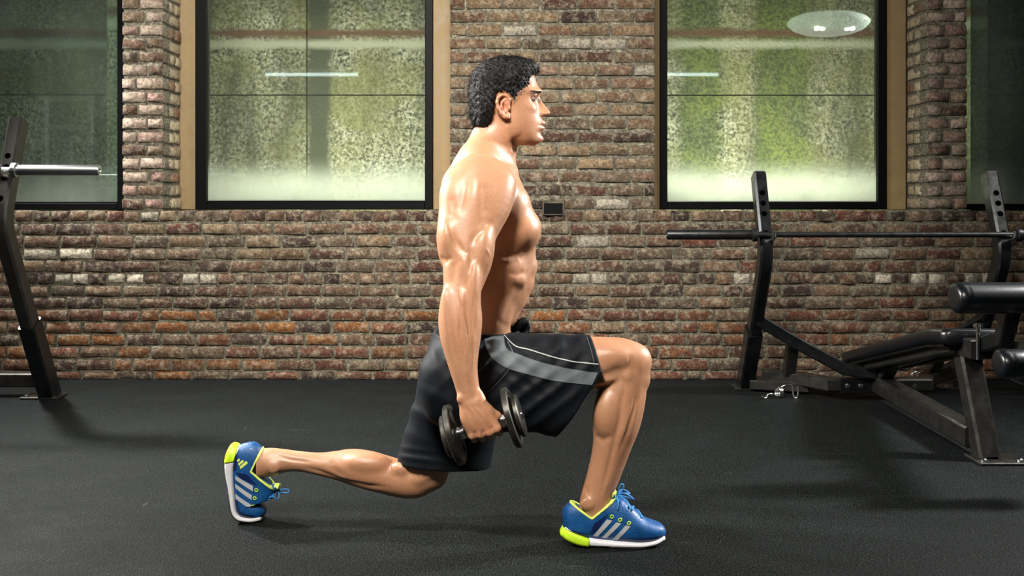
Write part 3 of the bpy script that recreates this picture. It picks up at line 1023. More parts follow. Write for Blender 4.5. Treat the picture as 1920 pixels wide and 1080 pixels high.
beam('lever_arm', [(-5.02, 1.30, 1.545), (-4.53, 1.30, 1.56)], 0.05, 0.05, M['white_paint'], mroot, (0, 0, 1))
beam('seat_post', [(-4.64, 1.30, 0.0), (-4.64, 1.30, 1.55)], 0.06, 0.06, M['white_paint'], mroot, (1, 0, 0))
bm = bmesh.new(); bm_box(bm, (-4.64, 1.12, 0.50), (0.32, 0.36, 0.07), bevel=0.02, seg=2); from_bm('seat', bm, M['vinyl'], mroot)
for k in range(8):
    bm = bmesh.new(); bm_box(bm, (-4.578, 1.50, 0.16 + 0.062 * k), (0.30, 0.12, 0.056), bevel=0.004); from_bm('weight_block', bm, M['iron'], mroot)
tc = Vector((-4.0, 0.9, 3.3))  # third tube lamp, an unseen addition that lights the cable machine
tl = tag(empty('tube_lamp', tc), 'unseen tube lamp added above the cable machine to light it', 'lamp')
lathe('fluorescent_tube', tc - Vector((0.575, 0, 0)), (1, 0, 0), [(0, 0.018), (1.15, 0.018)], M['tube_light'], tl, 14)
bm = bmesh.new(); bm_box(bm, tc + Vector((0, 0, 0.05)), (1.23, 0.10, 0.05), bevel=0.006); from_bm('housing', bm, M['white_paint'], tl)
# ------------------------------------------------------------------ implicit surfaces: fields on a rectilinear grid, meshed by surface nets
def axis_coords(lo, hi, h, fine=()):
    """coordinates from lo to hi, step h, with finer step inside the given (a, b, step) spans"""
    out = [lo]
    while out[-1] < hi:
        x = out[-1]
        st = h
        for a, b, f in fine:
            if a <= x < b: st = min(st, f)
            elif a - 0.03 <= x < b + 0.03: st = min(st, (h + f) / 2)
        out.append(x + st)
    return np.array(out, dtype=np.float32)


class Field:
    def __init__(self, xs, ys, zs):
        self.x, self.y, self.z = xs, ys, zs
        self.F = np.full((len(xs), len(ys), len(zs)), 0.2, dtype=np.float32)

    def box(self, lo, hi, pad):
        s = []
        for c, a, b in ((self.x, lo[0], hi[0]), (self.y, lo[1], hi[1]), (self.z, lo[2], hi[2])):
            i0 = max(0, int(np.searchsorted(c, a - pad)) - 1)
            i1 = min(len(c), int(np.searchsorted(c, b + pad)) + 1)
            s.append(slice(i0, max(i0 + 1, i1)))
        return tuple(s)

    def grid(self, s):
        return self.x[s[0]][:, None, None], self.y[s[1]][None, :, None], self.z[s[2]][None, None, :]

    def union(self, s, d, k):
        a = self.F[s]
        if k > 0:
            h = np.maximum(k - np.abs(a - d), 0) / k
            self.F[s] = np.minimum(a, d) - h * h * (k * 0.25)
        else:
            self.F[s] = np.minimum(a, d)

    def cut(self, s, d, k):
        a = self.F[s]
        d = -d
        if k > 0:
            h = np.maximum(k - np.abs(a - d), 0) / k
            self.F[s] = np.maximum(a, d) + h * h * (k * 0.25)
        else:
            self.F[s] = np.maximum(a, d)

    # --- primitives
    def ell(self, c, r, k=0.02, rot=None, op='union'):
        """ellipsoid; rot = 3x3 (columns are its axes)"""
        c = np.array(c, dtype=np.float32); r = np.array(r, dtype=np.float32)
        R = np.eye(3) if rot is None else np.array(rot)
        ext = np.sqrt(((R * r) ** 2).sum(1))
        s = self.box(c - ext, c + ext, k + 0.012)
        X, Y, Z = self.grid(s)
        X, Y, Z = X - c[0], Y - c[1], Z - c[2]
        k0 = 0; k1 = 0
        for i in range(3):
            q = (X * R[0, i] + Y * R[1, i] + Z * R[2, i]) / r[i]
            k0 = k0 + q * q
            k1 = k1 + (q / r[i]) ** 2
        k0 = np.sqrt(k0); k1 = np.sqrt(k1) + 1e-6
        d = k0 * (k0 - 1) / k1
        getattr(self, op)(s, d, k)

    def cone(self, a, b, ra, rb, k=0.02, op='union'):
        """capsule with two radii"""
        a = np.array(a, dtype=np.float32); b = np.array(b, dtype=np.float32)
        m = max(ra, rb)
        s = self.box(np.minimum(a, b) - m, np.maximum(a, b) + m, k + 0.012)
        X, Y, Z = self.grid(s)
        ba = b - a
        L = float(ba @ ba) + 1e-9
        t = np.clip(((X - a[0]) * ba[0] + (Y - a[1]) * ba[1] + (Z - a[2]) * ba[2]) / L, 0, 1)
        d = np.sqrt((X - a[0] - t * ba[0]) ** 2 + (Y - a[1] - t * ba[1]) ** 2 + (Z - a[2] - t * ba[2]) ** 2) - (ra + (rb - ra) * t)
        getattr(self, op)(s, d, k)

    def chain(self, pts, rad, k=0.02, op='union', kin=0.0):
        for i in range(len(pts) - 1):
            self.cone(pts[i], pts[i + 1], rad[i], rad[i + 1], k if i == 0 or op == 'cut' else max(kin, 0.004), op)

    def loft(self, pts, rp, rm, rv, k=0.02, p=2.0, op='union', n=6, clip=None, vax=(0, 1, 0), ends='round'):
        """swept section: radius rp / rm to either side in the XZ plane (rp towards u = t x vax), rv along vax"""
        P0 = [Vector(q) for q in pts]
        sp = np.array([tuple(q) for q in smooth_path(P0, n)], dtype=np.float32)
        def res(v):
            v = [Vector((q, 0, 0)) for q in v]
            return np.array([q.x for q in smooth_path(v, n)], dtype=np.float32)
        rp, rm, rv = res(rp), res(rm), res(rv)
        big = max(rp.max(), rm.max(), rv.max())
        lo, hi = sp.min(0) - big, sp.max(0) + big
        S = self.box(lo, hi, k + 0.012)
        D = np.full(tuple(q.stop - q.start for q in S), 0.2, dtype=np.float32)
        vax = np.array(vax, dtype=np.float32)
        T = np.gradient(sp, axis=0)
        T /= np.linalg.norm(T, axis=1)[:, None] + 1e-9
        for i in range(len(sp) - 1):
            a, b = sp[i], sp[i + 1]
            m = max(rp[i], rm[i], rv[i], rp[i + 1], rm[i + 1], rv[i + 1])
            s = self.box(np.minimum(a, b) - m, np.maximum(a, b) + m, k + 0.012)
            loc = tuple(slice(q.start - w.start, q.stop - w.start) for q, w in zip(s, S))
            X, Y, Z = self.grid(s)
            X, Y, Z = X - a[0], Y - a[1], Z - a[2]
            # section planes turn between the two end tangents: solve for the parameter with the blended tangent
            ba = b - a
            e0 = X * T[i][0] + Y * T[i][1] + Z * T[i][2]
            e1 = (X - ba[0]) * T[i + 1][0] + (Y - ba[1]) * T[i + 1][1] + (Z - ba[2]) * T[i + 1][2]
            den = e0 - e1
            traw = np.where(np.abs(den) > 1e-6, e0 / np.where(np.abs(den) > 1e-6, den, 1), 0.5)
            traw = np.where(den <= 1e-6, np.where(e0 < 0, -1, 2), traw)
            t = np.clip(traw, 0, 1)
            tt = T[i][None] * 1.0
            tm = (T[i] + T[i + 1]); tm = tm / np.linalg.norm(tm)
            u = np.cross(tm, vax); u /= np.linalg.norm(u)
            v = np.cross(u, tm)
            dx, dy, dz = X - t * ba[0], Y - t * ba[1], Z - t * ba[2]
            U = dx * u[0] + dy * u[1] + dz * u[2]
            V = dx * v[0] + dy * v[1] + dz * v[2]
            Wd = dx * tm[0] + dy * tm[1] + dz * tm[2]
            r1 = rp[i] + (rp[i + 1] - rp[i]) * t
            r2 = rm[i] + (rm[i + 1] - rm[i]) * t
            r3 = rv[i] + (rv[i + 1] - rv[i]) * t
            ru = np.where(U > 0, r1, r2)
            rw = np.minimum(ru, r3) * (1.0 if ends == 'round' else 0.15)
            if p == 2.0:
                k0 = np.sqrt((U / ru) ** 2 + (V / r3) ** 2 + (Wd / rw) ** 2)
                k1 = np.sqrt((U / ru ** 2) ** 2 + (V / r3 ** 2) ** 2 + (Wd / rw ** 2) ** 2) + 1e-6
                d = k0 * (k0 - 1) / k1
                d = np.where(k0 < 0.3, -0.5 * np.minimum(ru, r3), d)
            else:
                k0 = (np.abs(U / ru) ** p + np.abs(V / r3) ** p + np.abs(Wd / rw) ** p) ** (1 / p)
                d = (k0 - 1) * np.minimum(ru, r3)
            D[loc] = np.minimum(D[loc], d.astype(np.float32))
        if clip is not None:
            X, Y, Z = self.grid(S)
            D = np.maximum(D, clip(X, Y, Z))
        if op == 'raw':
            return S, D
        getattr(self, op)(S, D, k)

    def zprofile(self, rows, D, p=2.2, k=0.0, detail=None, op='union'):
        """head-like solid: rows of (photo y, back x, front x, half width) joined by a smooth curve in height"""
        r = np.array(rows, float)
        t = np.linspace(r[0, 0], r[-1, 0], 400)
        # monotone-ish smoothing: linear interpolation, then a short blur
        c = [np.interp(t, r[:, 0], r[:, i]) for i in (1, 2, 3)]
        w = np.hanning(31); w /= w.sum()
        c = [np.convolve(np.pad(q, 15, mode='edge'), w, 'valid') for q in c]
        zt = CAMH - (r[0, 0] - HY) * D / FOC; zb = CAMH - (r[-1, 0] - HY) * D / FOC
        x0 = (r[:, 1].min() - CX) * D / FOC; x1 = (r[:, 2].max() - CX) * D / FOC
        hw = r[:, 3].max()
        S = self.box((x0, D - hw, zb), (x1, D + hw, zt), 0.03)
        X, Y, Z = self.grid(S)
        py = HY + (CAMH - Z) * FOC / D
        b, f, h = [np.interp(py.ravel(), t, q).reshape(py.shape) for q in c]
        cx = ((b + f) / 2 - CX) * D / FOC; rx = (f - b) / 2 * D / FOC
        q0 = (np.abs((X - cx) / rx) ** p + np.abs((Y - D) / h) ** p) ** (1 / p)
        d = (q0 - 1) * np.minimum(rx, h) * 0.92
        d = np.maximum(d, np.maximum((Z - zt), (zb - Z)) + 0 * X + 0 * Y)
        if detail is not None:
            d = d - detail(X, Y, Z, py, np.clip((X - cx) / rx, 0, 1))
        if op == 'raw': return S, d.astype(np.float32)
        getattr(self, op)(S, d.astype(np.float32), k)

    # --- surface nets
    def mesh(self):
        F = self.F
        ins = F < 0
        cnt = np.zeros(tuple(n - 1 for n in F.shape), dtype=np.uint8)
        sl = (slice(0, -1), slice(1, None))
        for i in (0, 1):
            for j in (0, 1):
                for k in (0, 1):
                    cnt += ins[sl[i], sl[j], sl[k]]
        act = (cnt > 0) & (cnt < 8)
        ci, cj, ck = np.nonzero(act)
        idx = np.full(act.shape, -1, dtype=np.int32)
        idx[ci, cj, ck] = np.arange(len(ci), dtype=np.int32)
        corners = [(i, j, k) for i in (0, 1) for j in (0, 1) for k in (0, 1)]
        val = {c: F[ci + c[0], cj + c[1], ck + c[2]] for c in corners}
        acc = np.zeros((len(ci), 3)); n = np.zeros(len(ci))
        for c in corners:
            for ax in range(3):
                if c[ax] == 0:
                    e = list(c); e[ax] = 1; e = tuple(e)
                    a, b = val[c], val[e]
                    m = (a < 0) != (b < 0)
                    t = np.where(m, a / np.where(m, a - b, 1), 0)
                    for q in range(3):
                        acc[:, q] += np.where(m, c[q] + (t if q == ax else 0), 0)
                    n += m
        acc /= n[:, None]
        V = np.empty((len(ci), 3))
        for q, (cc, ix) in enumerate(((self.x, ci), (self.y, cj), (self.z, ck))):
            V[:, q] = cc[ix] + acc[:, q] * (cc[ix + 1] - cc[ix])
        quads = []
        for ax in range(3):
            o = [q for q in range(3) if q != ax]
            sa = [slice(None)] * 3; sb = [slice(None)] * 3
            sa[ax] = slice(0, -1); sb[ax] = slice(1, None)
            for q in o:
                sa[q] = slice(1, -1); sb[q] = slice(1, -1)
            A, B = ins[tuple(sa)], ins[tuple(sb)]
            m = A != B
            g = list(np.nonzero(m))
            flip = A[tuple(g)]
            for q in o: g[q] = g[q] + 1
            def at(d0, d1):
                h = [None] * 3
                h[ax] = g[ax]; h[o[0]] = g[o[0]] + d0; h[o[1]] = g[o[1]] + d1
                return idx[tuple(h)]
            Q = np.stack([at(-1, -1), at(0, -1), at(0, 0), at(-1, 0)], 1)
            if ax == 1: flip = ~flip
            Q[~flip] = Q[~flip][:, ::-1]
            quads.append(Q)
        return V, np.concatenate(quads)


def relax(V, Q, it=2, lam=0.5):
    e = np.concatenate([Q[:, [0, 1]], Q[:, [1, 2]], Q[:, [2, 3]], Q[:, [3, 0]]])
    n = np.bincount(e[:, 0], minlength=len(V)) + np.bincount(e[:, 1], minlength=len(V))
    for _ in range(it):
        for f in (lam, -lam * 1.04):
            S = np.empty_like(V)
            for q in range(3):
                S[:, q] = np.bincount(e[:, 0], V[e[:, 1], q], len(V)) + np.bincount(e[:, 1], V[e[:, 0], q], len(V))
            V = V + f * (S / np.maximum(n, 1)[:, None] - V)
    return V


def vnormals(V, Q):
    nf = np.cross(V[Q[:, 2]] - V[Q[:, 0]], V[Q[:, 3]] - V[Q[:, 1]])
    nv = np.zeros_like(V)
    for c in range(4):
        for q in range(3):
            nv[:, q] += np.bincount(Q[:, c], nf[:, q], len(V))
    return nv / (np.linalg.norm(nv, axis=1)[:, None] + 1e-12)


def quad_mesh(name, V, Q):
    me = bpy.data.meshes.new(name)
    me.vertices.add(len(V))
    me.vertices.foreach_set('co', np.asarray(V, dtype=np.float32).ravel())
    me.loops.add(len(Q) * 4)
    me.loops.foreach_set('vertex_index', np.asarray(Q, dtype=np.int32).ravel())
    me.polygons.add(len(Q))
    me.polygons.foreach_set('loop_start', np.arange(0, len(Q) * 4, 4, dtype=np.int32))
    me.update(calc_edges=True)
    me.validate()
    return me


def keep_large(V, Q, least=200):
    """drop loose crumbs"""
    par = np.arange(len(V))
    e = np.concatenate([Q[:, [0, 1]], Q[:, [1, 2]], Q[:, [2, 3]]])
    for _ in range(400):
        m = np.minimum(par[e[:, 0]], par[e[:, 1]])
        new = par.copy()
        np.minimum.at(new, e[:, 0], m); np.minimum.at(new, e[:, 1], m)
        new = new[new]
        new = new[new]
        if (new == par).all(): break
        par = new
    cnt = np.bincount(par, minlength=len(V))
    good = cnt[par] >= least
    remap = np.cumsum(good) - 1
    return V[good], remap[Q[good[Q].all(1)]]


def px_of(V):
    """photograph pixel of world points"""
    return CX + V[:, 0] * FOC / V[:, 1], HY + (CAMH - V[:, 2]) * FOC / V[:, 1]


def dist_poly(x, y, pts, closed=False):
    """distance of points to a polyline, and parameter along it"""
    best = np.full(len(x), 1e9); par = np.zeros(len(x))
    pts = np.array(pts, dtype=float)
    n = len(pts)
    for i in range(n if closed else n - 1):
        a, b = pts[i], pts[(i + 1) % n]
        ba = b - a
        t = np.clip(((x - a[0]) * ba[0] + (y - a[1]) * ba[1]) / (ba @ ba + 1e-9), 0, 1)
        d = np.hypot(x - a[0] - t * ba[0], y - a[1] - t * ba[1])
        m = d < best
        best[m] = d[m]; par[m] = (i + t[m]) / max(1, n - 1)
    return best, par


def colour_attr(me, name, C):
    at = me.color_attributes.new(name, 'FLOAT_COLOR', 'POINT')
    at.data.foreach_set('color', np.concatenate([C, np.ones((len(C), 1))], 1).astype(np.float32).ravel())
# ------------------------------------------------------------------ the man: one continuous body
DM = 3.30                                   # his midline plane; right side towards the room
DL, DR = 3.42, 3.19                         # planes of the rear (left) and front (right) leg
person = tag(empty('person', (P(900, 1018, DM).x, DM, 0)), 'shirtless man in black shorts and blue running shoes lunging with a dumbbell in his hand', 'person')


def v3(p): return (p.x, p.y, p.z)


def rows_loft(fld, rows, vertical, k, p=2.0, op='union', n=5, ends='round', clip=None):
    """rows of (pos, edge0, edge1, depth half width, D): edges measured in the photograph across the limb.
    vertical: pos = row y, edges = left/right x. Otherwise pos = column x, edges = top/bottom y."""
    pts, rad, rv = [], [], []
    for q, e0, e1, hw, D in rows:
        c = (e0 + e1) / 2
        pts.append(P(c, q, D) if vertical else P(q, c, D))
        rad.append((e1 - e0) / 2 * D / FOC)
        rv.append(hw)
    # measured across the picture axes; turn into radii across the limb
    for i in range(len(pts)):
        a, b = pts[max(0, i - 1)], pts[min(len(pts) - 1, i + 1)]
        t = (b - a).normalized()
        c = abs(t.z) if vertical else abs(t.x)
        c = c / math.sqrt(t.x ** 2 + t.z ** 2)
        rad[i] *= max(c, 0.75)
    return fld.loft(pts, rad, rad, rv, k, p, op, n, clip, ends=ends)


def rotxz(deg):
    """axes turned in the picture plane (counter-clockwise in the photograph)"""
    a = math.radians(deg)
    return np.array([[math.cos(a), 0, -math.sin(a)], [0, 1, 0], [math.sin(a), 0, math.cos(a)]])


def rot3(deg_xz, deg_yaw=0, deg_roll=0):
    M3 = Euler((math.radians(deg_roll), 0, 0)).to_matrix()
    M2 = Matrix.Rotation(math.radians(deg_yaw), 3, 'Z')
    return np.array(M2) @ rotxz(deg_xz) @ np.array(M3)


hx = P(885, 200, DM)
B = Field(axis_coords(-0.815, 0.455, 0.0048, [(P(985, 0, DM).x, P(1032, 0, DM).x, 0.0021), (-0.13, -0.03, 0.0028)]),
          axis_coords(2.87, 3.735, 0.0050, [(2.90, 3.03, 0.0030), (3.21, 3.31, 0.0028)]),
          axis_coords(0.045, 1.475, 0.0048, [(P(0, 824, 2.97).z, P(0, 745, 2.97).z, 0.0028), (P(0, 275, DM).z, P(0, 165, DM).z, 0.0021)]))

# ---- torso
rows_loft(B, [(296, 884, 952, .060, DM), (318, 862, 954, .110, DM), (345, 846, 968, .155, DM), (380, 838, 988, .172, DM), (420, 838, 1000, .175, DM),
              (460, 842, 1004, .168, DM), (500, 846, 1003, .155, DM), (528, 848, 997, .147, DM), (552, 847, 983, .141, DM), (578, 844, 970, .138, DM), (605, 838, 963, .140, DM),
              (640, 822, 962, .150, DM), (680, 812, 950, .150, DM), (715, 812, 925, .140, DM)], True, 0.02, 2.25)
for sg in (-1, 1):
    yy = lambda d: DM + sg * d
    # trapezius, from the neck down to the shoulder
    B.chain([v3(P(912, 262, yy(.025))), v3(P(900, 300, yy(.075))), v3(P(893, 333, yy(.165)))], [.046, .050, .044], 0.035, kin=.02)
    B.chain([v3(P(890, 300, yy(.03))), v3(P(868, 350, yy(.075))), v3(P(868, 420, yy(.10)))], [.05, .06, .07], 0.035, kin=.02)
    # collar bone
    B.chain([v3(P(962, 322, yy(.025))), v3(P(950, 322, yy(.08))), v3(P(925, 322, yy(.15)))], [.012, .010, .010], 0.018, kin=.01)
    # chest
    B.ell(v3(P(969, 430, yy(.085))), (.073, .090, .072), 0.024, rot3(14, -sg * 16))
    B.ell(v3(P(946, 390, yy(.115))), (.080, .070, .062), 0.035, rot3(34, -sg * 10))
    # lat and flank
    B.ell(v3(P(876, 470, yy(.125))), (.072, .055, .135), 0.035, rotxz(8))
    B.ell(v3(P(915, 590, yy(.104))), (.066, .038, .070), 0.03, rotxz(-8))
    # ribs / serratus
    for (x, y, a) in ((958, 499, -24), (964, 521, -26)):
        B.ell(v3(P(x, y, yy(.125))), (.034, .013, .0125), 0.026, rot3(a, -sg * 28))
    # abdominal blocks
    for (x, y) in ((991, 500), (983, 530), (966, 560), (954, 590)):
        B.ell(v3(P(x, y, yy(.034))), (.0245, .036, .024), 0.022, rotxz(14))
    # glutes (under the shorts)
    B.ell(v3(P(848, 692, yy(.080))), (.075, .065, .085), 0.04)

# ---- neck and head
B.loft([P(915, 318, DM), P(926, 285, DM), P(932, 258, DM), P(938, 225, DM)], [r * DM / FOC for r in (42, 39, 38, 38)], [r * DM / FOC for r in (48, 42, 39, 40)], [.075, .066, .064, .062], 0.03, 2.1)
HEAD = [(117, 930, 965, .030), (122, 912, 984, .047), (131, 901, 997, .060), (143, 893, 1003, .067), (155, 889, 1006.5, .0705), (165, 888, 1010, .0745), (173, 888, 1012, .0745),
        (181, 889, 1008, .0735), (190, 891, 1007, .0725), (200, 894, 1008.5, .071), (210, 898, 1011, .069), (220, 904, 1012.5, .067), (230, 911, 1013, .064), (240, 918, 1012.5, .0605),
        (250, 928, 1012, .056), (260, 940, 1011, .048), (267, 952, 1007, .039), (272, 965, 1000, .026)]


def face_detail(X, Y, Z, py, fw):
    """relief of the face over the plain head: nose, brow, eyes, lips, chin (heights in photograph pixels)"""
    y = Y - DM
    ay = np.abs(y)
    u = DM / FOC
    I = lambda xs, vs: np.interp(py.ravel(), xs, vs).reshape(py.shape)
    w = np.clip((fw - 0.45) / 0.35, 0, 1)
    nose = I([174, 180, 184, 190, 200, 207, 211.5, 215, 218, 220, 223], [0, 2.0, 3.4, 6.5, 11.0, 14.0, 15.0, 13.0, 7.0, 2.5, 0])
    ns = I([174, 190, 203, 212, 220], [.0075, .0075, .0090, .0118, .0118])
    d = nose * np.exp(-(ay / ns) ** 2.6)
    ala = np.exp(-((py - 213.5) / 5.0) ** 2) * np.exp(-((ay - .0145) / .0055) ** 2)
    d = d + 4.5 * ala
    lips = I([222, 226, 229.5, 232, 234.5, 236, 237.5, 240.5, 243.5, 247, 251], [0, 2.6, 5.8, 6.4, 4.2, 1.2, 4.0, 6.0, 4.8, 0.6, 0])
    d = d + lips * np.exp(-(ay / .0215) ** 3)
    d = d + I([215, 224, 240, 250], [0, 1.5, 1.5, 0]) * np.exp(-(ay / .032) ** 4)
    chin = I([248, 253, 258, 262, 266, 271, 275], [0, 2.2, 6.0, 7.8, 7.6, 4.5, 0])
    d = d + chin * np.exp(-(ay / .024) ** 3)
    sh = py - 60 * ay                                       # the brow arches down to the side
    brow = np.exp(-((sh - 170.5) / 5.2) ** 2) * np.exp(-(ay / .052) ** 6)
    d = d + 4.2 * brow
    sock = np.exp(-((py - 185) / 7.0) ** 2) * np.exp(-((ay - .030) / .0150) ** 4)
    d = d - 6.0 * sock
    ball = np.clip(1 - ((ay - .0315) / .0135) ** 2 - ((py - 185) / 7.2) ** 2, 0, 1) ** 0.6
    d = d + 5.2 * ball
    lid = np.exp(-((py - 180.2 - 90 * np.abs(ay - .031)) / 1.1) ** 2) * np.exp(-((ay - .031) / .013) ** 4)
    d = d + 1.3 * lid
    slit = np.exp(-((py - 185.8) / 1.15) ** 2) * np.exp(-((ay - .0325) / .0115) ** 4)
    d = d - 2.6 * slit
    naso = np.exp(-((ay - (.016 + (py - 214) * .00055)) / .0035) ** 2) * np.exp(-((py - 224) / 9.0) ** 2)
    d = d - 1.1 * naso
    cheek = np.exp(-((py - 203) / 9.0) ** 2) * np.exp(-((ay - .048) / .018) ** 2)
    d = d + 2.2 * cheek
    return d * u * w * 0.95


B.zprofile(HEAD, DM, 2.2, 0.012, face_detail)
B.ell(v3(P(938, 170, DM)), (.081, .0745, .086), 0.02)
for sg in (-1, 1):
    yy = lambda d: DM + sg * d
    B.ell(v3(P(1017, 219.8, yy(.0065))), (.0055, .0034, .0030), 0.003, op='cut')
    B.ell(v3(P(951, 238, yy(.050))), (.030, .012, .032), 0.025, rotxz(-18))
# ears
for sg in (-1, 1):
    yy = lambda d: DM + sg * d
    B.ell(v3(P(944, 200, yy(.0765))), (.0185, .0080, .0330), 0.008, rot3(-12, sg * 14))
    B.ell(v3(P(946.5, 203, yy(.089))), (.0105, .0085, .0135), 0.005, rotxz(-10), 'cut')
    B.ell(v3(P(944.5, 187, yy(.090))), (.0070, .0060, .0060), 0.004, op='cut')
    B.chain([v3(P(x, y, yy(d))) for x, y, d in ((953, 197, .078), (955, 187, .081), (950, 179.5, .084), (941, 178, .088), (934, 183, .091), (932, 192, .092), (934, 203, .091), (939, 212, .088), (946, 219, .084), (952.5, 220, .080), (954, 213, .078))],
            [.0045, .0048, .0048, .0048, .0048, .0046, .0045, .0048, .0058, .0056, .004], 0.005, kin=.003)
    B.chain([v3(P(x, y, yy(d))) for x, y, d in ((947, 186, .084), (941, 192, .087), (940, 201, .087), (944, 210, .085))], [.0032, .0036, .0036, .0034], 0.004, kin=.003)
    B.ell(v3(P(954, 203, yy(.079))), (.0045, .005, .007), 0.004)

# ---- arms (the left one mirrored across the midline)
ARM = [(322, 858, 945, .050, 3.105), (345, 838, 958, .058, 3.085), (375, 823, 962, .064, 3.065), (405, 819, 948, .064, 3.05), (435, 818, 932, .060, 3.035), (462, 820, 926, .056, 3.022),
       (476, 823, 924, .053, 3.016), (490, 830, 920, .050, 3.01), (515, 833, 913, .045, 3.0), (540, 831, 903, .041, 2.99), (568, 826, 900, .042, 2.98), (598, 822, 904, .044, 2.972), (630, 825, 902, .041, 2.966),
       (660, 833, 898, .036, 2.962), (692, 843, 896, .030, 2.958), (724, 853, 899, .0245, 2.956), (752, 860, 905, .0225, 2.954)]
DD = 2.975                                            # dumbbell plane
PR, PF = P(852, 815, DD + .005), P(960, 783, DD - .005)
AX = (PF - PR).normalized()
DN = Vector((AX.z, 0, -AX.x)).normalized()
if DN.z > 0: DN = -DN


def on_handle(px):
    t = (px - 852) / 108.0
    return PR.lerp(PF, t)


def mirY(p): return Vector((p[0], 2 * DM - p[1], p[2]))


for sg in (-1, 1):
    fl = (lambda p: Vector(p)) if sg < 0 else mirY
    pts, rad, rv = [], [], []
    for y, a, b, hw, D in ARM:
        pts.append(fl(P((a + b) / 2, y, D))); rad.append((b - a) / 2 * D / FOC); rv.append(hw)
    for i in range(len(pts)):
        t = (pts[min(len(pts) - 1, i + 1)] - pts[max(0, i - 1)]).normalized()
        rad[i] *= abs(t.z) / math.sqrt(t.x ** 2 + t.z ** 2)
    B.loft(pts, rad, rad, rv, 0.016, 2.0, n=4)
    yaw = 1 if sg < 0 else -1
    E = lambda px, py, D, r, k, rot=None: B.ell(v3(fl(P(px, py, D))), r, k, rot)
    # deltoid heads bridge shoulder and chest
    E(893, 362, 3.095, (.092, .075, .088), 0.03)
    E(925, 372, 3.085, (.052, .058, .085), 0.018, rotxz(-28))
    E(862, 385, 3.065, (.046, .052, .088), 0.018, rotxz(14))
    E(893, 385, 3.040, (.040, .046, .085), 0.018, rotxz(-4))
    E(905, 332, 3.125, (.058, .062, .034), 0.045, rotxz(-16))
    E(935, 338, 3.130, (.040, .055, .034), 0.045, rotxz(-40))
    # triceps, biceps, brachialis
    E(843, 447, 3.012, (.034, .046, .064), 0.010, rotxz(3))
    E(846, 512, 3.0, (.020, .028, .05), 0.012, rotxz(-4))
    E(903, 470, 3.010, (.034, .046, .082), 0.012, rotxz(-6))
    E(872, 500, 2.978, (.018, .024, .055), 0.010, rotxz(-4))
    # forearm extensors
    E(886, 562, 2.962, (.021, .024, .100), 0.016, rotxz(-3))
    E(864, 605, 2.946, (.014, .016, .085), 0.012, rotxz(-3))
    E(843, 606, 2.957, (.021, .024, .095), 0.016, rotxz(7))
    # wrist bones
    E(864, 748, 2.942, (.011, .011, .013), 0.010)
    E(898, 742, 2.950, (.012, .012, .016), 0.010)
    # hand
    wr = P(881, 752, 2.953)
    fing = [(930, .0104, -.001), (915, .0107, .002), (899, .0102, .001), (884, .0092, -.002)]
    for px, r, lo in fing:
        h = on_handle(px)
        off = lambda dn, dy: h + DN * dn + Vector((0, dy, 0))
        mcp = off(.011 + lo, -.031)
        w0 = wr.lerp(mcp, 0.10) + AX * ((mcp - wr).dot(AX) * 0.42)
        B.cone(v3(fl(w0)), v3(fl(mcp)), .0180, r * 1.22, 0.013)
        B.chain([v3(fl(q)) for q in (mcp, off(.0295 + lo, -.004), off(.022 + lo, .022), off(.002, .031), off(-.012, .022))], [r * 1.16, r, r * .95, r * .88, r * .8], 0.004, kin=.0025)
        B.ell(v3(fl(off(.012 + lo, -.036))), (.0090, .0075, .0095), 0.006)
    B.ell(v3(fl(P(876, 786, 2.948))), (.019, .016, .036), 0.014, rotxz(14))
    B.ell(v3(fl(P(896, 785, 2.940))), (.030, .013, .036), 0.014, rotxz(14))
    # thumb
    B.chain([v3(fl(q)) for q in (P(894, 760, 2.955), P(914, 770, 2.954), P(931, 780, 2.962), P(937, 790, 2.990), P(930, 803, 3.008), P(918, 812, 3.006))], [.0180, .0165, .0130, .0110, .0100, .0085], 0.012, kin=.004)

# ---- front leg
rows_loft(B, [(870, 640, 770, .088, 3.235), (930, 632, 768, .090, 3.21), (1000, 630, 752, .086, DR), (1060, 630, 741, .080, DR), (1110, 631, 728, .072, DR), (1140, 632, 720, .064, DR), (1165, 634, 716, .058, DR), (1184, 642, 714, .052, DR)], False, 0.02)
rows_loft(B, [(672, 1148, 1214, .048, DR), (695, 1142, 1219, .053, DR), (718, 1130, 1216, .056, DR), (740, 1119, 1213, .058, DR), (765, 1112, 1208, .0595, DR), (795, 1110, 1200, .058, DR), (828, 1111, 1187, .050, DR),
              (858, 1107, 1176, .043, DR), (888, 1100, 1165, .038, DR), (915, 1093, 1154, .035, DR), (940, 1087, 1146, .036, DR), (962, 1086, 1143, .032, DR), (978, 1090, 1146, .028, DR)], True, 0.012)
B.ell(v3(P(1198, 676, DR)), (.032, .032, .036), 0.022, rotxz(-30))          # kneecap
B.ell(v3(P(1207, 712, DR)), (.016, .020, .026), 0.014)
B.ell(v3(P(1150, 668, DR - .040)), (.055, .028, .030), 0.016, rotxz(-6))     # outer quad
B.ell(v3(P(1128, 712, DR - .038)), (.050, .022, .014), 0.012, rotxz(10))     # hamstring tendon
B.ell(v3(P(1176, 704, DR - .042)), (.016, .016, .020), 0.012)                # head of the fibula
B.ell(v3(P(1138, 775, DR - .030)), (.038, .036, .072), 0.012, rotxz(-3))     # calf, outer head
B.ell(v3(P(1172, 790, DR - .036)), (.013, .022, .075), 0.009, rotxz(-14))    # peroneals
B.ell(v3(P(1187, 782, DR - .026)), (.013, .024, .075), 0.009, rotxz(-15))    # shin muscle
B.ell(v3(P(1098, 945, DR - .036)), (.016, .0045, .016), 0.020)                # ankle bone
B.ell(v3(P(1112, 985, DR)), (.035, .022, .022), 0.02)

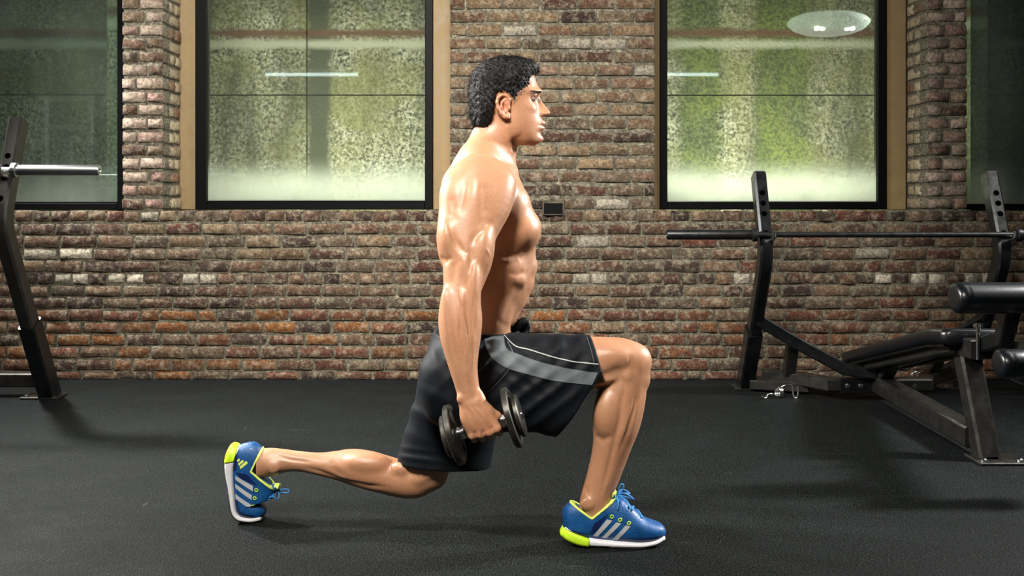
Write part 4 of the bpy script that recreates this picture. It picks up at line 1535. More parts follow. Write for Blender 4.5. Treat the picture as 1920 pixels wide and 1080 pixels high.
# ---- rear leg
rows_loft(B, [(680, 800, 930, .088, 3.355), (730, 785, 922, .088, 3.385), (780, 775, 905, .084, 3.405), (825, 762, 880, .078, DL), (862, 752, 850, .068, DL), (885, 755, 832, .058, DL)], True, 0.02)
rows_loft(B, [(812, 858, 918, .048, DL), (795, 857, 926, .052, DL), (770, 862, 934, .056, DL), (745, 861, 931, .058, DL), (718, 853, 925, .0585, DL), (690, 845, 918, .058, DL), (660, 842, 908, .053, DL), (632, 846, 899, .045, DL),
              (600, 849, 891, .038, DL), (565, 847, 884, .034, DL), (535, 843, 885, .034, DL), (510, 840, 893, .035, DL), (490, 842, 893, .033, DL), (470, 850, 890, .03, DL)], False, 0.012)
B.ell(v3(P(786, 908, DL)), (.036, .034, .032), 0.02, rotxz(35))              # kneecap
B.ell(v3(P(690, 868, DL - .030)), (.075, .034, .032), 0.012, rotxz(-5))      # calf
B.ell(v3(P(668, 897, DL - .022)), (.085, .026, .013), 0.008, rotxz(-12))     # shin side
B.ell(v3(P(750, 880, DL - .042)), (.03, .018, .022), 0.012)
B.ell(v3(P(800, 885, DL - .045)), (.05, .02, .02), 0.014, rotxz(38))
B.ell(v3(P(513, 878, DL - .034)), (.014, .006, .014), 0.018)                 # ankle bone
B.chain([v3(P(505, 868, DL)), v3(P(470, 880, DL)), v3(P(470, 930, DL))], [.034, .036, .03], 0.012)

BV_, BQ_ = B.mesh()
BV_ = relax(BV_, BQ_, 2)

# ---- muscle relief on the side that faces the room: (points, width px, depth mm, nearest D, farthest D)
RELIEF = [
    ([(838, 395), (843, 425), (852, 450), (862, 464), (872, 474), (876, 490)], 6, -3.5, 2.9, 3.09),
    ([(926, 412), (910, 428), (893, 442), (880, 462)], 6, -3.0, 2.9, 3.09),
    ([(908, 340), (910, 372), (910, 408)], 9, -2.8, 2.9, 3.14), ([(878, 335), (868, 370), (858, 405)], 9, -2.8, 2.9, 3.14), ([(846, 365), (850, 390), (848, 415)], 6, -2.0, 2.9, 3.12),
    ([(880, 462), (884, 490), (882, 520)], 5, -2.2, 2.9, 3.06), ([(850, 488), (852, 515), (848, 540)], 6, -1.8, 2.9, 3.06),
    ([(822, 482), (836, 490), (848, 480)], 5, -2.5, 2.9, 3.06),
    ([(858, 540), (860, 570), (863, 600), (865, 640)], 4, -3.2, 2.9, 3.05), ([(866, 566), (874, 585), (878, 610), (880, 650)], 3.5, -2.2, 2.9, 3.05),
    ([(838, 560), (842, 600), (848, 640), (858, 690)], 5, -1.8, 2.9, 3.05), ([(896, 545), (890, 580), (888, 630)], 4, -1.5, 2.9, 3.05),
    ([(909, 462), (919, 480), (912, 505)], 2.0, 1.6, 2.9, 3.06), ([(870, 600), (876, 640), (872, 680), (878, 715)], 2.0, 1.5, 2.9, 3.05),
    ([(852, 620), (860, 665), (866, 705)], 2.0, 1.3, 2.9, 3.05), ([(890, 620), (888, 660), (886, 700)], 2.0, 1.2, 2.9, 3.05),
    ([(876, 760), (890, 775), (898, 800)], 1.8, 1.3, 2.9, 3.0), ([(888, 762), (905, 778), (914, 798)], 1.8, 1.3, 2.9, 3.0), ([(868, 762), (878, 785), (886, 805)], 1.8, 1.1, 2.9, 3.0),
    ([(906, 806), (904, 822)], 2.2, -1.6, 2.9, 3.0), ([(891, 808), (890, 824)], 2.2, -1.6, 2.9, 3.0), ([(922, 798), (921, 816)], 2.2, -1.6, 2.9, 3.0),
    ([(932, 470), (950, 482), (975, 480), (1000, 466)], 7, -4.0, 3.09, 3.33), ([(930, 494), (955, 496), (975, 487)], 5, -2.5, 3.09, 3.33),
    ([(950, 512), (972, 516), (985, 508)], 5, -2.0, 3.09, 3.33), ([(955, 535), (975, 537), (988, 528)], 5, -0.6, 3.09, 3.33),
    ([(986, 500), (976, 530), (962, 560), (950, 590), (944, 612)], 6, -1.8, 3.09, 3.33), ([(930, 600), (950, 612), (965, 612)], 6, -1.5, 3.09, 3.33),
    ([(948, 225), (956, 260), (962, 300)], 6, 2.4, 3.15, 3.33), ([(962, 262), (966, 300)], 4, -2.2, 3.15, 3.33), ([(905, 290), (930, 306), (945, 300)], 6, -2.0, 3.1, 3.33),
    ([(1172, 716), (1166, 750), (1162, 790), (1152, 828), (1140, 880), (1130, 918)], 5, -3.2, 3.08, 3.22), ([(1194, 730), (1190, 765), (1176, 810), (1160, 850)], 3.5, -2.2, 3.08, 3.22),
    ([(1114, 815), (1130, 826), (1150, 815)], 6, -2.0, 3.08, 3.22), ([(1170, 690), (1140, 700), (1112, 708)], 7, -2.5, 3.08, 3.22), ([(1180, 660), (1184, 685), (1196, 702)], 5, -2.0, 3.08, 3.22),
    ([(1095, 905), (1104, 935), (1108, 950)], 4, -1.8, 3.08, 3.22), ([(1140, 900), (1130, 935)], 3, 1.5, 3.08, 3.22),
    ([(560, 874), (600, 884), (640, 900), (690, 911), (730, 914)], 4, -3.2, 3.3, 3.45), ([(617, 860), (622, 878), (650, 896)], 6, -2.0, 3.3, 3.45),
    ([(755, 880), (790, 895), (810, 880)], 7, -2.0, 3.3, 3.45), ([(510, 852), (545, 862), (590, 868)], 4, -2.2, 3.3, 3.45), ([(725, 868), (740, 880), (745, 900)], 6, -2.0, 3.3, 3.45),
]
NV = vnormals(BV_, BQ_)
pxb, pyb = px_of(BV_)
disp = np.zeros(len(BV_))
for pts, wd, mm, d0, d1 in RELIEF:
    a = np.array(pts)
    m = np.nonzero((BV_[:, 1] > d0) & (BV_[:, 1] < d1) & (NV[:, 1] < -0.15) & (pxb > a[:, 0].min() - 4 * wd) & (pxb < a[:, 0].max() + 4 * wd) & (pyb > a[:, 1].min() - 4 * wd) & (pyb < a[:, 1].max() + 4 * wd))[0]
    if not len(m): continue
    d, par = dist_poly(pxb[m], pyb[m], pts)
    fade = np.clip(np.minimum(par, 1 - par) * 5, 0.15, 1)
    disp[m] += np.exp(-(d / wd) ** 2) * mm * 0.00135 * fade * np.clip(-NV[m, 1] * 1.6, 0, 1)
BV_ = BV_ + NV * disp[:, None]

# ---- what is really differently coloured on the skin: lips, brows, nipple, knuckles, stubble, nostril
SK = np.array([0.455, 0.238, 0.135])
C = np.tile(SK, (len(BV_), 1))


def tint(m, f, col):
    f = np.clip(f, 0, 1)[:, None]
    C[m] = C[m] * (1 - f) + np.array(col) * f


def near3(p, r):
    d = np.linalg.norm((BV_ - np.array(v3(p))) / np.array(r), axis=1)
    m = np.nonzero(d < 1)[0]
    return m, d[m]


for sg in (-1, 1):
    m, d = near3(P(1014, 231, DM + sg * .008), (.012, .020, .0065)); tint(m, (1 - d) * 2.2, (0.42, 0.15, 0.11))
    m, d = near3(P(1014, 240.5, DM + sg * .008), (.012, .018, .0065)); tint(m, (1 - d) * 2.2, (0.44, 0.16, 0.12))
    m, d = near3(P(1008, 172.5, DM + sg * .030), (.018, .024, .0042)); tint(m, (1 - d) * 3.0, (0.02, 0.015, 0.012))
    m, d = near3(P(1009, 183.2, DM + sg * .034), (.012, .015, .0022)); tint(m, (1 - d) * 3.0, (0.03, 0.015, 0.01))
    m, d = near3(P(1000, 171.5, DM + sg * .045), (.020, .022, .0036)); tint(m, (1 - d) * 3.0, (0.03, 0.02, 0.015))
    m, d = near3(P(1008, 447, DM + sg * .085), (.020, .026, .010)); tint(m, (1 - d) * 3.0, (0.09, 0.028, 0.02))
    m, d = near3(P(944, 200, DM + sg * .088), (.026, .02, .042)); tint(m, (1 - d) * 1.2, (0.60, 0.24, 0.15))
m, d = near3(P(985, 250, DM), (.075, .085, .045)); tint(m, (1 - d) * 0.55, (0.36, 0.19, 0.11))
m, d = near3(P(910, 805, 2.95), (.05, .05, .035)); tint(m, (1 - d) * 0.5, (0.55, 0.21, 0.12))
body_me = quad_mesh('body', BV_, BQ_)
colour_attr(body_me, 'skin_colour', C)


def skin_mat():
    m, nt, b = new_mat('skin')
    a = N(nt, 'ShaderNodeVertexColor'); a.layer_name = 'skin_colour'
    w = wpos(nt)
    n1 = noise(nt, 9, 4, 0.6, w)
    n2 = noise(nt, 160, 4, 0.7, w)
    n3 = noise(nt, 420, 3, 0.6, w)
    c = mixc(nt, ramp(nt, n1, [(0.35, (0.5, 0.5, 0.5)), (0.65, (0, 0, 0))]), a.outputs[0], mixc(nt, 1.0, a.outputs[0], (0.90, 0.78, 0.68), 'MULTIPLY'))
    c = mixc(nt, ramp(nt, n2, [(0.42, (0.30, 0.30, 0.30)), (0.60, (0, 0, 0))]), c, mixc(nt, 1.0, a.outputs[0], (0.72, 0.58, 0.48), 'MULTIPLY'))
    nt.links.new(c, b.inputs['Base Color'])
    nt.links.new(ramp(nt, n2, [(0.3, (0.38,) * 3), (0.7, (0.52,) * 3)]), b.inputs['Roughness'])
    b.inputs['Specular IOR Level'].default_value = 0.65
    b.inputs['Subsurface Weight'].default_value = 0.06
    b.inputs['Subsurface Radius'].default_value = (0.012, 0.005, 0.003)
    b.inputs['Subsurface Scale'].default_value = 0.6
    bump(nt, b, n3, 0.10, 0.002)
    return m


M['skin'] = skin_mat()
body = link('body', body_me, M['skin'], person)

# eyes
M['eye_white'] = simple('eye_white', (0.20, 0.155, 0.12), 0.25)
M['iris'] = simple('iris', (0.035, 0.018, 0.010), 0.1)
for sg in (-1, 1):
    c = P(996.4, 185.8, DM + sg * .0314)
    bm = bmesh.new()
    bmesh.ops.create_uvsphere(bm, u_segments=20, v_segments=14, radius=0.0118)
    bmesh.ops.transform(bm, matrix=Matrix.Translation(c) @ Matrix.Rotation(math.pi / 2, 4, 'Y'), verts=bm.verts)
    for f in bm.faces:
        n = (f.calc_center_median() - c).normalized()
        f.material_index = 1 if n.dot(Vector((1, sg * .06, 0)).normalized()) > 0.62 else 0
    from_bm('eye', bm, [M['eye_white'], M['iris']], body, smooth=True)

# ---- hair: a cap of short waves with separate locks
hcol = simple('black_hair', (0.005, 0.0047, 0.0047), 0.5, 0.0, 0.25, bscale=260, bstr=0.4)
M['hair'] = hcol
HF = Field(axis_coords(P(868, 0, DM).x, P(1030, 0, DM).x, 0.0030), axis_coords(DM - 0.115, DM + 0.115, 0.0034), axis_coords(P(0, 258, DM).z, P(0, 92, DM).z, 0.0030))
HAIRROWS = [(107, 938, 968, .026), (110, 922, 988, .046), (115, 909, 1001, .059), (123, 899, 1008, .070), (133, 891, 1010, .077), (146, 885, 1008, .0835), (160, 882, 1003, .086), (175, 880, 995, .0865), (190, 880, 985, .086), (205, 881, 975, .083), (218, 882, 965, .079), (232, 886, 958, .073), (243, 892, 952, .066)]
HF.zprofile(HAIRROWS, DM, 2.2, 0.0)
HX, HYY, HZ = HF.grid((slice(None),) * 3)
pxg = CX + HX * FOC / DM + 0 * HZ
pyg = HY + (CAMH - HZ) * FOC / DM + 0 * HX
# hairline seen from the side: forehead, temple, sideburn, behind the ear, nape
side = np.abs(HYY - DM)
LINE = [(1014, 128), (1006, 137), (996, 143), (990, 150), (991, 160), (986, 170), (978, 180), (974, 192), (966, 193), (960, 184), (955, 176), (945, 172), (933, 175), (928, 186), (926, 200), (924, 215), (920, 228), (914, 240), (892, 244)]
poly = [(868, 90), (1035, 90), (1035, 120)] + LINE + [(868, 246)]
gx, gy = np.meshgrid(np.arange(860, 1040, 1.0), np.arange(85, 262, 1.0), indexing='ij')
fx, fy = gx.ravel(), gy.ravel()
dd, _ = dist_poly(fx, fy, poly, True)
inside = np.zeros(len(fx), bool)
pp = np.array(poly, float)
j = len(pp) - 1
for i in range(len(pp)):
    c = ((pp[i, 1] > fy) != (pp[j, 1] > fy)) & (fx < (pp[j, 0] - pp[i, 0]) * (fy - pp[i, 1]) / (pp[j, 1] - pp[i, 1] + 1e-9) + pp[i, 0])
    inside ^= c
    j = i
sd = (np.where(inside, -dd, dd) * DM / FOC).reshape(gx.shape)
ix = np.clip((pxg[:, 0, :] - 860).astype(int), 0, gx.shape[0] - 1)
iy = np.clip((pyg[:, 0, :] - 85).astype(int), 0, gx.shape[1] - 1)
mask = sd[ix, iy][:, None, :].astype(np.float32)
# towards the middle of the forehead the hairline stays as high as the front edge allows
HF.F = np.maximum(HF.F, mask)
wv = 0.0020 * np.sin(HX * 210 + 3 * np.sin(HZ * 90 + HYY * 60)) * np.sin(HZ * 190 + HYY * 150 + 2 * np.sin(HX * 80)) + 0.0018 * np.sin(HX * 420 + HZ * 300 + HYY * 260)
HF.F = (HF.F + wv).astype(np.float32)
HF.F[0] = HF.F[-1] = 0.1; HF.F[:, 0] = HF.F[:, -1] = 0.1; HF.F[:, :, 0] = HF.F[:, :, -1] = 0.1
hv, hq = HF.mesh()
hv, hq = keep_large(hv, hq, 120)
hn = vnormals(hv, hq)
# locks: thin tapered blades that follow the waves
rr = np.random.default_rng(3)
sel = rr.choice(len(hv), 9000)
LV, LQ = [], []
b0 = len(hv)
for i in sel:
    p, n = hv[i], hn[i]
    if n[2] < -0.5: continue
    flow = np.array([-0.55 if p[0] < hx.x + 0.20 else 0.25, 0.25 * np.sign(p[1] - DM), -0.55 if p[2] < 1.38 else 0.05]) + rr.normal(0, 0.30, 3)
    flow -= n * (flow @ n)
    flow /= np.linalg.norm(flow) + 1e-9
    L = rr.uniform(0.010, 0.022)
    sdv = np.cross(n, flow)
    wdt = rr.uniform(0.00035, 0.0008)
    p0 = p - n * 0.002
    p1 = p + flow * L * 0.55 + n * 0.0025
    p2 = p + flow * L + n * rr.uniform(-0.002, 0.0030)
    LV += [p0 - sdv * wdt, p0 + sdv * wdt, p1 + sdv * wdt, p1 - sdv * wdt, p2 + sdv * wdt * .25, p2 - sdv * wdt * .25]
    LQ += [(b0, b0 + 1, b0 + 2, b0 + 3), (b0 + 3, b0 + 2, b0 + 4, b0 + 5)]
    b0 += 6
hair_me = quad_mesh('hair', np.concatenate([hv, np.array(LV)]), np.concatenate([hq, np.array(LQ)]))
hair = link('hair', hair_me, M['hair'], person)
hair['label'] = 'short wavy black hair'
# ------------------------------------------------------------------ shorts
SF = Field(axis_coords(P(735, 0, DL).x, P(1135, 0, DR).x, 0.0042), axis_coords(DM - 0.235, DM + 0.235, 0.0048), axis_coords(P(0, 885, DL).z, P(0, 596, DR).z, 0.0042))


def half_plane(a, b, D):
    """signed distance in the picture plane at depth D; positive on the left of a -> b as seen in the photograph"""
    A, Bp = P(*a, D), P(*b, D)
    d = Vector((Bp.x - A.x, Bp.z - A.z)).normalized()
    return lambda X, Y, Z: (X - A.x) * (-d.y) + (Z - A.z) * d.x


h1 = half_plane((1108, 629), (1125, 690), DR)       # + is right of the hem
h2 = half_plane((1123, 690), (1043, 814), DR)
hem_r = lambda X, Y, Z: np.maximum(h1(X, Y, Z), h2(X, Y, Z)) + 0 * Y
h3 = half_plane((742, 866), (920, 874), DL)
hem_l = lambda X, Y, Z: -h3(X, Y, Z) + 0 * Y
h4 = half_plane((815, 620), (990, 626), DM)
R_ROWS = [(850, 645, 790, .105, 3.215), (900, 634, 806, .108, 3.205), (950, 628, 808, .106, 3.195), (1000, 627, 808, .103, DR), (1043, 627, 816, .101, DR), (1080, 627, 826, .099, DR), (1120, 628, 838, .097, DR), (1150, 630, 845, .096, DR)]
L_ROWS = [(650, 812, 935, .10, 3.36), (700, 792, 950, .105, 3.385), (740, 780, 948, .104, 3.40), (780, 769, 940, .101, 3.41), (820, 757, 931, .097, DL), (860, 746, 923, .094, DL), (900, 740, 918, .092, DL)]
PEL = [(612, 830, 972, .152, DM), (625, 826, 976, .160, DM), (655, 806, 982, .172, DM), (690, 793, 975, .178, DM), (725, 790, 940, .170, DM), (755, 800, 900, .140, DM)]
rows_loft(SF, PEL, True, 0.0, 2.3, clip=lambda X, Y, Z: h4(X, Y, Z) * 1.0)
S_, D_ = rows_loft(SF, R_ROWS, False, 0.0, 2.4, op='raw')
X, Y, Z = SF.grid(S_)
SF.union(S_, np.maximum(D_, hem_r(X, Y, Z)), 0.030)
S2_, D2_ = rows_loft(SF, L_ROWS, True, 0.0, 2.3, op='raw')
X, Y, Z = SF.grid(S2_)
SF.union(S2_, np.maximum(D2_, hem_l(X, Y, Z)), 0.030)
# cloth folds: pulled from the hip towards the hem and hanging under the thigh
X, Y, Z = SF.grid((slice(None),) * 3)
pxs = CX + X * FOC / Y
pys = HY + (CAMH - Z) * FOC / Y


def folds(x0, y0, ang, wave, amp, wx, wy, ph=0.0):
    a = math.radians(ang)
    u = (pxs - x0) * math.cos(a) + (pys - y0) * math.sin(a)
    v = -(pxs - x0) * math.sin(a) + (pys - y0) * math.cos(a)
    g = np.exp(-(u / wx) ** 2 - (v / wy) ** 2)
    s = np.sin(2 * np.pi * v / wave + ph + 0.018 * u)
    return amp * g * np.where(s > 0, s, s * 0.5)


near = np.clip((DM + 0.05 - Y) / 0.05, 0, 1)
W_ = folds(1010, 745, -32, 30, .0048, 95, 60) * near + folds(960, 680, 40, 24, .0042, 70, 34) * near + folds(1060, 690, -60, 34, .0030, 60, 60, 1.0) * near
W_ += folds(900, 700, -38, 30, .0045, 60, 70, 2.0) * near + folds(785, 856, 10, 19, .0022, 60, 16) + folds(800, 770, 32, 44, .0030, 70, 60) + folds(830, 690, 78, 34, .0022, 60, 60)
W_ += folds(1060, 640, 80, 40, .0022, 40, 60) * near
SF.F = (SF.F - W_).astype(np.float32)
# hollow legs: remove the inside from each hem upwards
X, Y, Z = SF.grid(S_)
core = np.maximum(D_ - W_[S_] + 0.010, -(hem_r(X, Y, Z) + 0.075))
SF.cut(S_, np.maximum(core, -(Z * 0 + 1)), 0.006)
X, Y, Z = SF.grid(S2_)
core = np.maximum(D2_ - W_[S2_] + 0.010, -(hem_l(X, Y, Z) + 0.06))
SF.cut(S2_, core, 0.006)
SF.F[0] = SF.F[-1] = 0.1; SF.F[:, 0] = SF.F[:, -1] = 0.1; SF.F[:, :, 0] = SF.F[:, :, -1] = 0.1
sv, sq = SF.mesh()
sv = relax(sv, sq, 10)
sv, sq = keep_large(sv, sq, 300)


def cloth(name, col, rough, weave=420):
    m, nt, b = new_mat(name)
    b.inputs['Base Color'].default_value = (*col, 1)
    b.inputs['Roughness'].default_value = rough
    b.inputs['Specular IOR Level'].default_value = 0.16
    b.inputs['Sheen Weight'].default_value = 0.015
    b.inputs['Sheen Roughness'].default_value = 0.4
    b.inputs['Sheen Tint'].default_value = (0.6, 0.75, 0.9, 1)
    w = wpos(nt)
    bump(nt, b, noise(nt, weave, 2, 0.5, w), 0.12, 0.002)
    return m


M['shorts'] = cloth('black_sports_cloth', (0.0035, 0.0050, 0.0075), 0.62)
M['shorts_grey'] = cloth('grey_sports_cloth', (0.105, 0.125, 0.135), 0.55)
M['piping'] = cloth('pale_piping', (0.42, 0.44, 0.44), 0.5)
shorts_me = quad_mesh('shorts', sv, sq)
shorts = link('shorts', shorts_me, M['shorts'], person)
shorts['label'] = 'loose black training shorts with grey side stripe'


def bvh_of(V, Q):
    return BVHTree.FromPolygons([tuple(v) for v in V], [tuple(q) for q in Q])


def project_strip(name, bvh, upper, lower, mat, parent, lift=0.0012, nu=60, nv=6, D=DM, direction='px'):
    """a cloth strip between two picture-plane lines, laid onto the surface facing the room"""
    U = smooth_path([Vector((a, b, 0)) for a, b in upper], 12)
    L = smooth_path([Vector((a, b, 0)) for a, b in lower], 12)
    def at(pl, t):
        s = t * (len(pl) - 1); i = min(int(s), len(pl) - 2)
        return pl[i].lerp(pl[i + 1], s - i)
    bm = bmesh.new()
    g = {}
    org = Vector((0, 0, CAMH))
    for i in range(nu + 1):
        for j in range(nv + 1):
            q = at(U, i / nu).lerp(at(L, i / nu), j / nv)
            d = (P(q.x, q.y, 1.0) - org).normalized()
            loc, nor, idx, dist = bvh.ray_cast(org + d * 1.5, d)
            if loc is not None:
                if nor.dot(d) > 0: nor = -nor
                g[i, j] = bm.verts.new(loc + nor * lift - d * lift * 0.5)
    for i in range(nu):
        for j in range(nv):
            q = [g.get(k) for k in ((i, j), (i + 1, j), (i + 1, j + 1), (i, j + 1))]
            if all(q) and max((a.co - b.co).length for a in q for b in q) < 0.04:
                bm.faces.new(q)
    return from_bm(name, bm, mat, parent, smooth=True)


sb = bvh_of(sv, sq)
UPL = [(944, 629), (949, 652), (966, 662), (1001, 675), (1046, 687), (1090, 695), (1121, 699)]
LOL = [(907, 629), (913, 655), (927, 675), (951, 690), (1001, 705), (1046, 715), (1110, 722)]
project_strip('side_stripe', sb, UPL, LOL, M['shorts_grey'], shorts, 0.0015)
PIP = [(945, 629), (966, 649), (993, 656), (1031, 668), (1075, 678), (1122, 683)]
project_strip('piping', sb, [(a, b - 1.0) for a, b in PIP], [(a, b + 1.0) for a, b in PIP], M['piping'], shorts, 0.0022, 60, 2)
PIP2 = [(951, 640), (962, 664), (955, 690), (935, 715), (915, 735)]
project_strip('seam', sb, [(a - .6, b) for a, b in PIP2], [(a + .6, b) for a, b in PIP2], M['shorts_grey'], shorts, 0.0015, 50, 2)
HEM = [(1104, 632), (1112, 655), (1119, 686)]
project_strip('hem_seam', sb, [(a - 4.5, b) for a, b in HEM], [(a - 3.5, b) for a, b in HEM], M['shorts_grey'], shorts, 0.001, 30, 2)
# waistband and the drawstring knot standing off the front
wb = []
for k in range(48):
    a = 2 * math.pi * k / 48
    c = P(900, 621, DM)
    ca, sa = math.cos(a), math.sin(a)
    q = Vector((c.x + math.copysign(abs(ca) ** 0.87, ca) * 0.1205, DM + math.copysign(abs(sa) ** 0.87, sa) * 0.157, c.z - 0.006 * ca))
    wb.append(q)
bm = bmesh.new(); bm_sweep(bm, wb, prof_rect(0.026, 0.007, 0.003), (0, 0, 1), closed=True)
from_bm('waistband', bm, M['shorts'], shorts, angle=60)
KN = [P(960, 634, DM - .03), P(964, 620, DM - .04), P(976, 606, DM - .045), P(984, 603, DM - .04), P(983, 612, DM - .03), P(972, 625, DM - .02), P(966, 640, DM - .03), P(968, 652, DM - .05)]
bm = bmesh.new(); bm_sweep(bm, smooth_path(KN, 6), [(a * .6, b * 1.0) for a, b in prof_round(.0125, 10)], (0, 1, 0)); from_bm('drawstring', bm, M['shorts'], shorts, angle=70)
KN2 = [P(958, 632, DM + .01), P(970, 618, DM - .005), P(985, 608, DM - .005), P(987, 618, DM), P(975, 634, DM - .02)]
bm = bmesh.new(); bm_sweep(bm, smooth_path(KN2, 6), [(a * .6, b * 1.0) for a, b in prof_round(.0115, 10)], (0, 1, 0)); from_bm('drawstring', bm, M['shorts'], shorts, angle=70)

# ------------------------------------------------------------------ running shoes, built once along +x and posed twice
M['shoe_blue'] = simple('blue_shoe_mesh', (0.005, 0.070, 0.225), 0.40, 0, 0.5, bscale=260, bstr=0.35, var=0.3, coat=0.15)
M['shoe_navy'] = simple('navy_overlay', (0.006, 0.016, 0.075), 0.32, 0, 0.5)
M['lime'] = simple('lime_foam', (0.52, 0.80, 0.02), 0.45, bscale=60, bstr=0.1)
M['lime_pale'] = simple('pale_lime_lining', (0.68, 0.84, 0.16), 0.55, bscale=200, bstr=0.2)
M['sole_white'] = simple('white_midsole', (0.72, 0.73, 0.76), 0.45, bscale=50, bstr=0.08)
M['sole_grey'] = simple('grey_outsole', (0.36, 0.37, 0.36), 0.5)
M['outsole'] = simple('black_outsole', (0.012, 0.012, 0.013), 0.6)
M['silver'] = simple('silver_stripe', (0.48, 0.50, 0.53), 0.35, 0.1)
M['lace'] = simple('blue_lace', (0.03, 0.22, 0.55), 0.6, bscale=300, bstr=0.3)
SS = DR / FOC                                 # metres per photograph pixel at the front shoe


def sl(px, py, y=0.0):
    """shoe space: x forward from the heel, z up from the floor"""
    return Vector(((px - 1058) * SS, y, (1018 - py) * SS))


def shoe_loft(rows, k=0.0, p=2.5, h=0.0026, ends='round', post=None):
    f = Field(axis_coords(-0.02, 0.33, h), axis_coords(-0.066, 0.066, h), axis_coords(-0.012, 0.175, h))
    pts, rad, rv = [], [], []
    for x, t, b, hw in rows:
        pts.append(sl(x, (t + b) / 2)); rad.append((b - t) / 2 * SS); rv.append(hw)
    f.loft(pts, rad, rad, rv, k, p, ends=ends, n=5)
    if post: post(f)
    f.F[0] = f.F[-1] = 0.1; f.F[:, 0] = f.F[:, -1] = 0.1; f.F[:, :, 0] = f.F[:, :, -1] = 0.1
    return f


UPR = [(1068, 945, 1006, .022), (1080, 938, 1010, .0325), (1105, 930, 1012, .0370), (1130, 925, 1013, .0385), (1150, 930, 1013, .0415), (1172, 948, 1013, .0450), (1195, 965, 1013, .0475), (1215, 973, 1011, .0450), (1230, 978, 1008, .0365), (1238, 984, 1004, .027)]


def notch(f):
    """removed wedge: the foot opening between heel tab and tongue"""
    X, Y, Z = f.grid((slice(None),) * 3)
    def hp(a, b):
        A, Bq = sl(*a), sl(*b)
        d = (Bq - A).normalized()
        return (X - A.x) * (-d.z) + (Z - A.z) * d.x + 0 * Y        # + above the line (drawn left to right)
    a = hp((1074, 941), (1112, 967)); b = hp((1104, 968), (1156, 926))
    return np.minimum(a, b)                                        # > 0 inside the opening


def cut_open(f): f.F = np.maximum(f.F, notch(f)).astype(np.float32)


f_up = shoe_loft(UPR, post=cut_open)
upV, upQ = f_up.mesh(); upV = relax(upV, upQ, 2)
f_rim = shoe_loft(UPR)
f_rim.F = np.maximum(np.maximum(f_rim.F - 0.0022, -(f_rim.F + 0.0055)), np.abs(notch(f_rim)) - 0.0032).astype(np.float32)
rimV, rimQ = f_rim.mesh(); rimV = relax(rimV, rimQ, 1); rimV, rimQ = keep_large(rimV, rimQ, 60)
MID = [(1064, 982, 1006, .028), (1074, 988, 1012, .037), (1092, 996, 1017, .0405), (1120, 1002, 1018, .0405), (1150, 1005, 1018, .0440), (1180, 1006, 1018, .0480), (1205, 1006, 1017, .0495), (1226, 1003, 1014, .0440), (1240, 997, 1009, .0320)]
f_mid = shoe_loft(MID, p=3.0)
X, Y, Z = f_mid.grid((slice(None),) * 3)
xg = X / SS + 1058 + 0 * Z
zg = 1018 - Z / SS + 0 * X
heelz = np.maximum(xg - 1104, 0) * SS + 0 * Y
heel_cut = np.maximum((xg - np.where(Y > 0, 1082, 1103)) * SS, ((986 + (xg - 1060) * 0.36) - zg) * SS) + 0 * Y       # < 0 inside the lime heel
f_heel_F = np.maximum(f_mid.F - 0.0016, heel_cut)
f_white_F = np.maximum(f_mid.F, -(heel_cut - 0.0005))
arch = np.sqrt(((xg - 1133) * SS / 0.028) ** 2 + ((zg - 1020) * SS / 0.0085) ** 2 + 0 * Y) - 1
f_white_F = np.maximum(f_white_F, -arch * 0.008)
def grid_mesh(fld, Fn, least=60):
    fld.F = Fn.astype(np.float32)
    fld.F[0] = fld.F[-1] = 0.1; fld.F[:, 0] = fld.F[:, -1] = 0.1; fld.F[:, :, 0] = fld.F[:, :, -1] = 0.1
    v, q = fld.mesh(); v = relax(v, q, 1)
    return keep_large(v, q, least)
mF = f_mid.F.copy()
heelV, heelQ = grid_mesh(f_mid, f_heel_F)
whiteV, whiteQ = grid_mesh(f_mid, f_white_F)
zc = Z * 1.0
outF = np.maximum(mF - 0.0012, (Z - 0.0042) + 0 * X + 0 * Y)
outF = np.maximum(outF, -((xg - 1140) * SS) + 0 * Y)
outV, outQ = grid_mesh(f_mid, outF)
upB = bvh_of(upV, upQ)


def side_patch(quads_px, sgn, lift, n=(5, 14), bvh=None):
    """patch on the flank of the upper given by 4 corners (top-left, top-right, bottom-right, bottom-left)"""
    bvh = bvh or upB
    c = [sl(*q) for q in quads_px]
    g, vs, fs = {}, [], []
    for i in range(n[0] + 1):
        for j in range(n[1] + 1):
            q = c[0].lerp(c[1], i / n[0]).lerp(c[3].lerp(c[2], i / n[0]), j / n[1])
            loc, nor, idx, dist = bvh.ray_cast(Vector((q.x, sgn * 0.2, q.z)), Vector((0, -sgn, 0)))
            if loc is not None:
                if nor.y * sgn < 0: nor = -nor
                g[i, j] = len(vs); vs.append(tuple(loc + nor * lift))
    for i in range(n[0]):
        for j in range(n[1]):
            q = [g.get(k) for k in ((i, j), (i + 1, j), (i + 1, j + 1), (i, j + 1))]
            if None not in q: fs.append(tuple(q))
    return np.array(vs), fs


def tube_vf(pts, r, n=8, up=(0, 1, 0), closed=False, flat=1.0):
    bm = bmesh.new()
    bm_sweep(bm, pts, [(a, b * flat) for a, b in prof_round(r, n)], up, closed=closed)
    bm.verts.index_update()
    vs = np.array([tuple(v.co) for v in bm.verts]); fs = [tuple(v.index for v in f.verts) for f in bm.faces]
    bm.free()
    return vs, fs


def top_at(px, y):
    q = sl(px, 900, y)
    loc, nor, i, d = upB.ray_cast(Vector((q.x, y, 0.3)), Vector((0, 0, -1)))
    return loc if loc is not None else q


